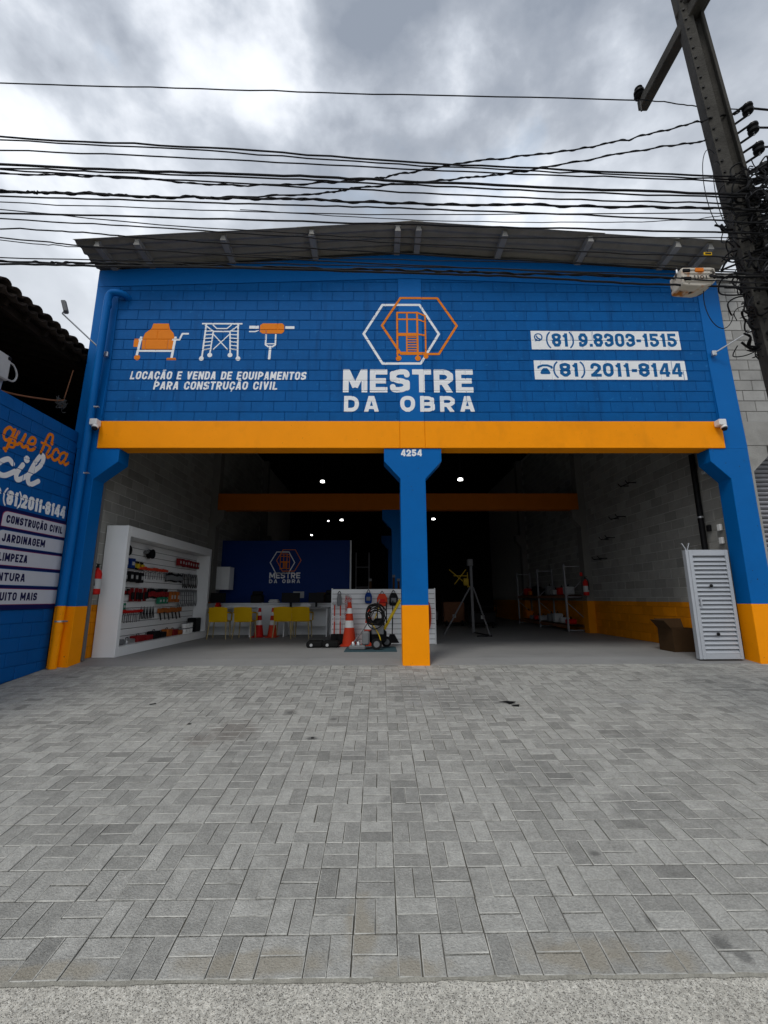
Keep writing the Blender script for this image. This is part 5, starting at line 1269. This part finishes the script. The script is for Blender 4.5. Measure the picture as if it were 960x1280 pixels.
# frames of shelving left of the middle column, deep inside
gd = thing('garden_rack', 'dark rack of long tools standing beyond the blue partition', 'rack', (-.5, 14.6, 0))
for x in (-.78, -.35): MB().box(x-.02, x+.02, 14.5, 14.54, 0, 2.5).build('upright', m_dsteel, gd)
for z in (1.35, 2.0): MB().box(-.76, -.37, 14.5, 14.54, z, z+.03).build('bar', m_dsteel, gd)
for j in range(4):
    t_ = thing('boxed_tool', f'{["first","second","third","fourth"][j]} pale stick like tool standing on top behind the low slat wall', 'tool', (.2+j*.13-.9*(j == 0), 11.9, 0), 'tall tools behind the low slat wall')
    x = .25+j*.13-.5*(j == 0); t_.location = (x, 11.9, 0)
    MB().box(x-.03, x+.03, 11.87, 11.93, .0, 1.45+.1*(j % 2)).build('post', m_brown, t_); MB().box(x-.04, x+.04, 11.86, 11.94, 1.46+.1*(j % 2), 1.52+.1*(j % 2)).build('cap', m_grey, t_)
# ceiling lamps (lit)
for i, (x, y, z, r, lb) in enumerate(((-1.35, 10.0, 3.70, .05, 'lit round lamp hanging in the left bay near the front'), (1.92, 10.0, 3.75, .06, 'lit round lamp hanging in the right bay near the front'), (-1.37, 15.5, 3.76, .055, 'lit round lamp in the left bay behind the tie beam'), (1.95, 15.5, 3.79, .06, 'lit round lamp in the right bay behind the tie beam'), (-3.3, 21., 4.0, .05, 'tiny lit lamp deep in the shop above the blue partition'), (-2.5, 21., 4.7, .035, 'tiny faint lamp deep in the shop near the roof'))):
    t_ = thing('ceiling_lamp', lb, 'lamp', (x, y, z), 'lit lamps in the shop')
    mb = MB(); mb.lathe([(r, 0), (r*.98, .02), (r*.7, .04)], 18, (x, y, z)); mb.build('diffuser', m_lamp, t_, smooth=True)
    MB().lathe([(r*1.1, .041), (r*.8, .10), (.02, .14), (.01, 3.1)], 16, (x, y, z)).build('housing', m_black, t_, smooth=True)
# ================================================================ UTILITY POLE
pole = thing('utility_pole', 'tall weathered concrete utility pole leaning over the right edge of the forecourt', 'utility pole', (3.50, 3.42, -.9))
pb, ptp = Vector((3.70, 3.42, -.9)), Vector((3.13, 3.40, 8.4))
def pole_pt(z): return pb+(ptp-pb)*((z+.9)/9.3)
prot = Matrix.Rotation(math.radians(-27), 4, 'Z')
def pole_sec(name, x0, x1, y0, y1, t0=1.0, t1=.72):
    vs = []
    for z, s_ in ((-.9, t0), (8.4, t1)):
        c = pole_pt(z)
        for x, y in ((x0, y0), (x1, y0), (x1, y1), (x0, y1)): vs.append(tuple(c+prot @ Vector((x*s_, y*s_, 0))))
    return MB().add(vs, [(0, 3, 2, 1), (4, 5, 6, 7), (0, 1, 5, 4), (1, 2, 6, 5), (2, 3, 7, 6), (3, 0, 4, 7)]).build(name, m_polec, pole)
pole_sec('flange', -.115, -.005, -.12, .12); pole_sec('flange', .08, .108, -.12, .12); pole_sec('web', -.006, .081, -.04, .04)
hm = MB(); hm.lathe([(.011, 0), (.011, .012)], 8)
hmesh = hm.mesh('bolt_hole', m_black)
cl = chain_loc(pole)
for i in range(34):
    z = 3.4+i*.125; s_ = 1-.28*(z+.9)/9.3; c = pole_pt(z)+prot @ Vector((-.088*s_, -.12*s_-.001, 0))
    o = bpy.data.objects.new('bolt_hole', hmesh); col.objects.link(o); o.parent = pole
    o.matrix_local = Matrix.Translation(c-cl) @ prot @ Matrix.Rotation(PI/2, 4, 'X')
# crossarm running back towards the shop with its insulator
ca = MB(); T = Matrix.Translation(pole_pt(6.86)+Vector((-.02, 0, 0)))
ca.bbox(-.055, .055, -.35, .82, -.065, .065, .008, T); ca.build('crossarm', m_polec, pole)
MB().bbox(-.12, .15, -.24, .08, -.08, .16, .02, Matrix.Translation(pole_pt(7.05)+Vector((.03, 0, 0)))).build('crossarm_clamp', m_polec, pole)
e = pole_pt(6.86)+Vector((-.02, .78, 0))
ins = thing('line_insulator', 'dark insulator at the end of the crossarm carrying the top wire', 'insulator', tuple(e+Vector((-.05, -.02, .065))))
mbi = MB(); mbi.lathe([(.02, -.02), (.05, 0), (.06, .02), (.035, .035), (.035, .05), (.058, .06), (.058, .085), (.03, .10), (.03, .115), (.045, .13), (.02, .15)], 16, tuple(e+Vector((-.055, -.02, .067)))); mbi.build('shell', m_black, ins, smooth=True)
MB().tube([tuple(e+Vector((-.055, -.02, .07))), tuple(e+Vector((-.055, -.02, -.14)))], .010, 6).build('pin', m_black, ins)
# secondary rack of spool insulators on the street side
for i in range(4):
    z = 5.52-i*.225; c = pole_pt(z)+Vector((.10, -.06, 0)); d_ = Vector((.075, -.08, 0))
    t_ = thing('spool_insulator', f'dark spool insulator on the right of the pole, {ordn[i]} from the top', 'insulator', tuple(c), 'spool insulators on the pole')
    p = c+d_*1.0
    mb = MB(); mb.lathe([(.018, -.044), (.042, -.04), (.045, -.018), (.028, 0), (.045, .018), (.042, .04), (.018, .044)], 14, tuple(p)); mb.build('spool', m_black, t_, smooth=True)
    for s_ in (-.06, .06): MB().tube([tuple(c+Vector((-.06, .04, s_-.04))), tuple(p+Vector((0.01, -.01, s_)))], .011, 6).build('strap', m_black, t_)
    MB().tube([tuple(p+Vector((0, 0, -.075))), tuple(p+Vector((0, 0, .075)))], .009, 6).build('pin', m_steel, t_)
# ================================================================ OVERHEAD LINES
lab_used = 0
def wire(pts, r, label, mat=m_cable, lash=0, right=None, seed=0):
    """pts: (x, y, z) supports; the line runs past both sides of the picture"""
    r *= .86; p = spl(*pts); rr_ = random.Random(seed); q = []
    for (x, y, z) in p: q.append((x, y+rr_.gauss(0, .003), z+rr_.gauss(0, .0015+.0035*lash)))
    mb = MB(); mb.tube(q, r, 7)
    o = mb.build('overhead_cable', mat, smooth=True)
    tag(o, label, 'cable', 'overhead cables crossing above the shop front')
    if lash:
        m2 = MB(); n = int(len(q)); w2 = []
        for i in range(n-1):
            for k in range(4):
                t0 = (i+k/4); a = t0*2.9; i0 = int(t0); f = t0-i0
                c = Vector(q[i0])*(1-f)+Vector(q[i0+1])*f; w2.append((c.x, c.y+math.cos(a)*r*1.7, c.z+math.sin(a)*r*1.05))
        m2.tube(w2, r*.5, 5); m2.build('lashing', mat, o, smooth=True)
    return o
wire([(-10.375, 4.02, 6.909), (-6.875, 4.02, 6.899), (-4.375, 4.02, 6.85), (-2.071, 4.02, 6.793), (0.245, 4.02, 6.733), (3.013, 4.02, 6.689)], 0.0075, 'thin black wire highest of all, ending at the crossarm insulator', lash=0, seed=0)
wire([(2.998, 4.0, 6.661), (3.348, 4.0, 6.624), (3.722, 4.0, 6.564), (4.22, 4.0, 6.529)], 0.0065, 'short thin wire from the crossarm insulator back to the pole', lash=0, seed=1)
wire([(-9.433, 3.25, 5.233), (-5.933, 3.25, 5.212), (-3.433, 3.25, 5.107), (-1.549, 3.25, 5.008), (0.19, 3.25, 4.877), (1.636, 3.25, 4.797), (3.136, 3.25, 4.735), (3.518, 3.25, 4.707), (7.518, 3.25, 4.687), (12.518, 3.25, 4.857)], 0.009, 'upper cable of the double pair above the middle of the sky', lash=0, seed=2)
wire([(-9.46, 3.28, 5.238), (-5.96, 3.28, 5.217), (-3.46, 3.28, 5.113), (-1.561, 3.28, 5.014), (0.191, 3.28, 4.882), (1.649, 3.28, 4.806), (3.16, 3.28, 4.739), (3.546, 3.28, 4.715), (7.546, 3.28, 4.695), (12.546, 3.28, 4.865)], 0.007, 'lower cable of the double pair above the middle of the sky', lash=0, seed=3)
wire([(-9.464, 3.3, 5.143), (-5.964, 3.3, 5.125), (-3.464, 3.3, 5.035), (-1.637, 3.3, 4.953), (0.192, 3.3, 4.853), (1.656, 3.3, 4.794), (3.175, 3.3, 4.735), (3.565, 3.3, 4.72), (7.565, 3.3, 4.7), (12.565, 3.3, 4.87)], 0.007, 'thin black cable just under the double pair', lash=0, seed=4)
wire([(-9.353, 3.22, 4.878), (-5.853, 3.22, 4.86), (-3.353, 3.22, 4.774), (-2.01, 3.22, 4.716), (-0.701, 3.22, 4.675), (0.186, 3.22, 4.631), (1.605, 3.22, 4.565), (3.042, 3.22, 4.516), (3.457, 3.22, 4.511), (7.457, 3.22, 4.491), (12.457, 3.22, 4.661)], 0.012, 'thick black cable in the middle of the bundle at the left edge', lash=0, seed=5)
wire([(-9.389, 3.26, 4.874), (-5.889, 3.26, 4.86), (-3.389, 3.26, 4.786), (-2.032, 3.26, 4.736), (-0.708, 3.26, 4.682), (0.188, 3.26, 4.637), (1.621, 3.26, 4.566), (3.075, 3.26, 4.526), (3.494, 3.26, 4.52), (7.494, 3.26, 4.5), (12.494, 3.26, 4.67)], 0.008, 'thin cable running right below the thick middle cable', lash=0, seed=6)
wire([(-9.472, 3.35, 4.908), (-5.972, 3.35, 4.895), (-3.472, 3.35, 4.829), (-2.375, 3.35, 4.793), (-1.333, 3.35, 4.722), (-0.308, 3.35, 4.765), (0.194, 3.35, 4.849), (0.914, 3.35, 5.007), (1.749, 3.35, 5.124), (2.459, 3.35, 5.297), (3.108, 3.35, 5.492), (3.491, 3.35, 5.601)], 0.0075, 'twisted black cable rising to the pole, the upper of two', lash=1, seed=7)
wire([(-9.49, 3.4, 4.71), (-5.99, 3.4, 4.705), (-3.49, 3.4, 4.682), (-2.537, 3.4, 4.671), (-1.96, 3.4, 4.627), (-0.659, 3.4, 4.676), (-0.155, 3.4, 4.755), (0.662, 3.4, 4.855), (1.284, 3.4, 4.935), (2.398, 3.4, 5.181), (3.16, 3.4, 5.329)], 0.0075, 'twisted black cable rising to the pole, the lower of two', lash=1, seed=8)
wire([(-9.285, 3.2, 4.494), (-5.785, 3.2, 4.489), (-3.285, 3.2, 4.465), (-2.871, 3.2, 4.46), (-1.846, 3.2, 4.422), (-0.931, 3.2, 4.412), (0.182, 3.2, 4.374), (1.58, 3.2, 4.359), (3.07, 3.2, 4.34), (3.408, 3.2, 4.33), (7.408, 3.2, 4.31), (12.408, 3.2, 4.48)], 0.010, 'thickest lashed black cable bundle over the roofline', lash=1, seed=9)
wire([(-9.225, 3.15, 4.423), (-5.725, 3.15, 4.413), (-3.225, 3.15, 4.363), (-1.936, 3.15, 4.331), (-0.846, 3.15, 4.298), (0.179, 3.15, 4.273), (1.548, 3.15, 4.217), (2.968, 3.15, 4.162), (3.332, 3.15, 4.148), (7.332, 3.15, 4.128), (12.332, 3.15, 4.298)], 0.0075, 'black cable falling from the left below the lashed bundle', lash=0, seed=10)
wire([(-9.369, 3.3, 4.551), (-5.869, 3.3, 4.536), (-3.369, 3.3, 4.464), (-1.594, 3.3, 4.4), (0.187, 3.3, 4.361), (3.122, 3.3, 4.397), (3.505, 3.3, 4.383), (7.505, 3.3, 4.363), (12.505, 3.3, 4.533)], 0.005, 'very thin wire between the lashed bundle and the roof, upper one', lash=0, seed=11)
wire([(-9.249, 3.2, 4.307), (-5.749, 3.2, 4.297), (-3.249, 3.2, 4.249), (-1.539, 3.2, 4.208), (0.18, 3.2, 4.158), (1.56, 3.2, 4.122), (3.031, 3.2, 4.095), (3.365, 3.2, 4.084), (7.365, 3.2, 4.064), (12.365, 3.2, 4.234)], 0.0085, 'medium black cable closest above the roof ridge', lash=0, seed=12)
wire([(-9.138, 3.1, 4.24), (-5.638, 3.1, 4.215), (-3.138, 3.1, 4.093), (-1.813, 3.1, 4.012), (-1.071, 3.1, 3.962), (0.172, 3.1, 3.877), (1.495, 3.1, 3.815), (2.898, 3.1, 3.754), (3.215, 3.1, 3.733), (7.215, 3.1, 3.713), (12.215, 3.1, 3.883)], 0.006, 'thin black cable crossing the left roof slope to the ridge', lash=0, seed=13)
wire([(-9.356, 3.3, 4.639), (-5.856, 3.3, 4.597), (-3.356, 3.3, 4.388), (-1.933, 3.3, 4.239), (-0.662, 3.3, 4.156), (0.184, 3.3, 4.12), (3.117, 3.3, 4.137), (3.46, 3.3, 4.123), (7.46, 3.3, 4.103), (12.46, 3.3, 4.273)], 0.005, 'very thin wire just above the left roof corner', lash=0, seed=14)
wire([(-9.174, 3.15, 4.196), (-5.674, 3.15, 4.172), (-3.174, 3.15, 4.052), (-2.476, 3.15, 4.01), (-1.845, 3.15, 3.955), (-0.828, 3.15, 3.887), (0.174, 3.15, 3.823), (1.91, 3.15, 3.724), (3.043, 3.15, 3.653), (3.242, 3.15, 3.639), (7.242, 3.15, 3.619), (12.242, 3.15, 3.789)], 0.0065, 'thin black cable passing the left roof corner', lash=0, seed=15)
wire([(-9.108, 3.1, 4.164), (-5.608, 3.1, 4.122), (-3.108, 3.1, 3.912), (-2.421, 3.1, 3.84), (-1.137, 3.1, 3.748), (0.17, 3.1, 3.672), (1.478, 3.1, 3.611), (2.921, 3.1, 3.528), (3.176, 3.1, 3.515), (7.176, 3.1, 3.495), (12.176, 3.1, 3.665)], 0.006, 'thin black cable just under the left roof corner', lash=0, seed=16)
wire([(-9.303, 3.3, 4.276), (-5.803, 3.3, 4.241), (-3.303, 3.3, 4.067), (-2.603, 3.3, 4.006), (-1.211, 3.3, 3.942), (0.182, 3.3, 3.893), (2.283, 3.3, 3.863), (3.404, 3.3, 3.804), (7.404, 3.3, 3.784), (12.404, 3.3, 3.954)], 0.0045, 'faint thin wire below the left roof corner', lash=0, seed=17)
wire([(-9.169, 3.2, 3.814), (-5.669, 3.2, 3.807), (-3.169, 3.2, 3.772), (-2.477, 3.2, 3.76), (-1.168, 3.2, 3.736), (0.175, 3.2, 3.704), (0.983, 3.2, 3.685), (2.416, 3.2, 3.646), (3.023, 3.2, 3.656), (3.289, 3.2, 3.657), (7.289, 3.2, 3.637), (12.289, 3.2, 3.807)], 0.009, 'thick black cable crossing the top of the blue wall', lash=1, seed=18)
wire([(-9.117, 3.15, 3.763), (-5.617, 3.15, 3.754), (-3.117, 3.15, 3.71), (-2.436, 3.15, 3.695), (-1.148, 3.15, 3.678), (0.172, 3.15, 3.639), (1.099, 3.15, 3.61), (1.787, 3.15, 3.564), (2.376, 3.15, 3.536), (2.96, 3.15, 3.516), (3.219, 3.15, 3.51), (7.219, 3.15, 3.49), (12.219, 3.15, 3.66)], 0.01, 'second thick black cable crossing the top of the blue wall', lash=0, seed=19)
wire([(-9.225, 3.25, 3.912), (-5.725, 3.25, 3.902), (-3.225, 3.25, 3.855), (-1.868, 3.25, 3.823), (-0.506, 3.25, 3.798), (1.001, 3.25, 3.766), (1.962, 3.25, 3.732), (3.074, 3.25, 3.721), (3.345, 3.25, 3.723), (7.345, 3.25, 3.703), (12.345, 3.25, 3.873)], 0.0055, 'thin wire in front of the blue wall top above the thick cables', lash=0, seed=20)
wire([(-1.239, 3.3, 4.402), (0.186, 3.3, 4.311), (1.615, 3.3, 4.286), (2.698, 3.3, 4.318), (3.156, 3.3, 4.381)], 0.004, 'very thin wire over the bright sky left of the pole', lash=0, seed=21)
wire([(-9.396, 3.27, 4.934), (-5.896, 3.27, 4.908), (-3.396, 3.27, 4.78), (-1.961, 3.27, 4.688), (0.187, 3.27, 4.567), (1.62, 3.27, 4.5), (3.074, 3.27, 4.468), (3.491, 3.27, 4.454), (7.491, 3.27, 4.434), (12.491, 3.27, 4.604)], 0.0075, 'black cable fourth from the roof ridge at the middle', lash=0, seed=22)
# clump of coiled, strapped and spliced cable round the pole
mb = MB(); rc = random.Random(77)
def rnd_loop(c, a, b, tilt, n=14, jit=.02):
    ph = rc.uniform(0, 6.28); pts = []
    R3 = Matrix.Rotation(tilt, 3, 'Y') @ Matrix.Rotation(rc.uniform(-.7, .7), 3, 'Z') @ Matrix.Rotation(rc.uniform(-.5, .5), 3, 'X')
    span = rc.uniform(.7, 1.0)*2*PI
    for k in range(n):
        an = ph+span*k/(n-1); v = R3 @ Vector((a*math.cos(an), .25*a*math.sin(2*an), b*math.sin(an)))
        pts.append(c+v+Vector((rc.gauss(0, jit), rc.gauss(0, jit), rc.gauss(0, jit))))
    return pts
for i in range(300):
    z = rc.choice([rc.uniform(3.1, 3.7), rc.uniform(3.5, 4.75), rc.uniform(3.7, 4.6)]); c = pole_pt(z)+Vector((rc.uniform(-.12, .34), rc.uniform(-.24, .14), 0))
    mb.tube(spl(*[tuple(q) for q in rnd_loop(c, rc.uniform(.04, .16), rc.uniform(.03, .12), rc.uniform(-1.3, 1.3), n=8, jit=.012)])[::2], rc.choice([.004, .005, .007, .010]), 5)
for i in range(130):
    z = rc.uniform(3.0, 4.8); c = pole_pt(z)
    a = c+Vector((rc.uniform(-.12, .05), -.2+rc.uniform(-.06, .3), rc.uniform(-.1, .1))); b = c+Vector((rc.uniform(.3, .95), -.2+rc.uniform(-.3, .1), rc.uniform(-.15, .45)))
    m_ = (a+b)/2+Vector((0, 0, rc.uniform(-.14, .05))); mb.tube(spl(tuple(a), tuple(m_), tuple(b)), rc.choice([.004, .006, .009]), 5)
o = mb.build('cable_clump', m_cable, smooth=True); structure(o, 'stuff'); tag(o, 'dense black tangle of telephone cables wrapped round the pole', 'cables')
mb = MB()
for i in range(60):
    z = rc.uniform(2.7, 4.3); c = pole_pt(z)+Vector((rc.uniform(-.12, .30), -.30+rc.uniform(-.05, .05), 0))
    an = rc.uniform(.2, .9); d = Vector((math.cos(an), rc.uniform(-.2, .2), math.sin(an)))*rc.uniform(.06, .16)
    mb.tube([tuple(c-d), tuple(c+d)], rc.choice([.005, .007]), 5)
o = mb.build('cable_ties', m_cable2, smooth=True); structure(o, 'stuff'); tag(o, 'pale grey straps and drop wires on the front of the cable tangle', 'cables')
for i, (x, z, a, b, lb) in enumerate(((2.98, 4.55, .10, .42, 'long thin black wire loop hanging left of the pole'), (3.03, 4.5, .06, .34, 'shorter thin black wire loop hanging left of the pole'), (2.83, 3.42, .12, .25, 'thin wire loop hanging in front of the grey neighbour wall'))):
    pts = [(x+a*math.cos(t_), 3.2, z+b*math.sin(t_)) for t_ in [PI*.35+1.5*PI*k/24 for k in range(25)]]
    tag(MB().tube(pts, .0035, 5).build('wire_loop', m_cable, smooth=True), lb, 'wire', 'loose wire loops by the pole')
for i, (z, dx) in enumerate(((4.55, .5), (4.22, .62), (3.9, .5), (3.62, .58))):
    t_ = thing('cable_coil', f'{["uppermost","second","third","lowest"][i]} coiled spare cable hanging right of the pole', 'cable coil', (3.25+dx, 3.2, z), 'coils of spare cable on the pole')
    for j in range(6):
        pts = [(3.22+dx+(.13+.012*j)*math.cos(a), 3.2-.01*j+.02*math.sin(a*3+j), z+(.09+.01*j)*math.sin(a)) for a in [2*PI*k/22 for k in range(23)]]
        MB().tube(pts, .007, 5).build('turn', m_cable, t_, smooth=True)
# service drops from the spool insulators to the right
for i in range(4):
    z = 5.52-i*.225; p = pole_pt(z)+Vector((.18, -.15, 0))
    o = MB().tube(spl(tuple(p), tuple(p+Vector((.5, .02, -.04+.03*i))), tuple(p+Vector((1.6, .1, -.16))), tuple(p+Vector((6, .3, -.2)))), .009, 7).build('service_drop', m_cable, smooth=True)
    tag(o, f'black service cable leaving the {ordn[i]} spool insulator to the right', 'cable', 'service cables right of the pole')
# splice closure hung on the cables
cls = thing('splice_closure', 'pale rust stained plastic splice closure hanging on the cables by the pole', 'splice box', (2.67, 3.2, 3.6))
CXc, CYc, CZc = 2.63, 3.19, 3.585
mb = MB(); pr2 = [(-.140, -.070), (-.140, .078), (-.12, .088), (.11, .092), (.143, .085), (.146, .05), (.146, -.025), (.11, -.062), (.02, -.085), (-.10, -.078)]
mb.prism([(CXc+a, CZc+b) for a, b in pr2], CYc-.075, CYc+.075); o = mb.build('shell', m_clos, cls); bv = o.modifiers.new('bevel', 'BEVEL'); bv.width = .010; bv.segments = 3
for z in (-.045, -.01, .03, .065): MB().bbox(CXc-.12, CXc+.11, CYc-.083, CYc-.074, CZc+z-.006, CZc+z+.006, .003).build('rib', m_clos, cls)
for x, z in ((-.10, .055), (-.10, -.02), (.11, .0)): MB().bbox(CXc+x-.03, CXc+x+.03, CYc-.088, CYc-.07, CZc+z-.014, CZc+z+.014, .005).build('port', m_black, cls)
MB().bbox(CXc-.03, CXc+.04, CYc-.089, CYc-.075, CZc+.04, CZc+.075, .004).build('orange_label', m_oran, cls)
paint('number_lettering', text('1101', CXc-.055, CZc-.03, .115, .035, .007, .25, relw={'1': .6}), .0018, m_black, cls, lambda x, z: CYc-.083)
for s_ in (-.12, .12): MB().tube([(CXc+s_, CYc, CZc+.09), (CXc+s_, CYc, CZc+.14)], .008, 6).build('hanger', m_steel, cls)
yt = thing('cable_tag', 'small yellow marker tag on a cable beside the roof edge', 'tag', (2.80, 3.2, 3.87))
MB().bbox(2.765, 2.835, 3.185, 3.195, 3.855, 3.885, .003).build('plate', m_yel, yt); MB().tube([(2.80, 3.19, 3.885), (2.80, 3.19, 3.91)], .004, 5).build('tie', m_cable, yt)
MB().box(2.775, 2.825, 3.1835, 3.1848, 3.863, 3.877).build('print', m_black, yt)
tag(MB().bbox(2.99, 3.09, 3.18, 3.20, 3.66, 3.685, .003).build('cable_sleeve', m_lgrey), 'pale grey sleeve on a cable left of the pole above the wall', 'sleeve')
# ================================================================ litter on the forecourt
def scrap(x, y, pts, lb, m_=m_black):
    z = gz(y)+.006
    mb = MB(); n = len(pts); k_s = 1 if x > 1 else .55; pts = [(a*k_s, b*k_s, c*k_s) for a, b, c in pts]; top = [(x+a, y+b, z+gz(y+b)-gz(y)+c) for a, b, c in pts]; bot = [(p[0], p[1], p[2]-.003) for p in top]
    mb.add(top+bot, [tuple(range(n)), tuple(range(2*n-1, n-1, -1))]+[(i, (i+1) % n, n+(i+1) % n, n+i) for i in range(n)])
    tag(mb.build('debris_scrap', m_), lb, 'litter')
scrap(1.54, 5.56, [(-.11, .03, 0), (-.02, .035, .01), (.08, .02, 0), (.09, -.01, .015), (.0, -.05, 0), (-.03, -.0, .01)], 'black scrap of plastic on the pavers in front of the right bay')
scrap(1.60, 5.47, [(-.04, .02, 0), (.05, .015, .006), (.03, -.04, 0), (-.03, -.03, .006)], 'second black scrap just in front of the bigger one', m_rubber)
scrap(-2.72, 5.58, [(-.06, .0, 0), (.05, .05, .01), (.08, .03, 0), (-.03, -.03, 0)], 'thin dark leaf scrap on the left of the forecourt', m_rubber)
scrap(-2.02, 4.98, [(-.03, -.02, 0), (.04, -.015, .006), (.04, .03, 0), (-.02, .025, .006)], 'small dark pebble like scrap on the left of the forecourt', m_rubber)
scrap(-.66, 4.62, [(-.025, -.02, 0), (.03, -.02, .008), (.03, .02, 0), (-.02, .02, .004)], 'small black crumb in the middle of the forecourt')
scrap(.08, 1.98, [(-.02, -.012, -.01), (.02, -.01, -.006), (.018, .012, -.01), (-.015, .014, -.008)], 'small dark dry leaf on the pale concrete at the bottom', m_rust)
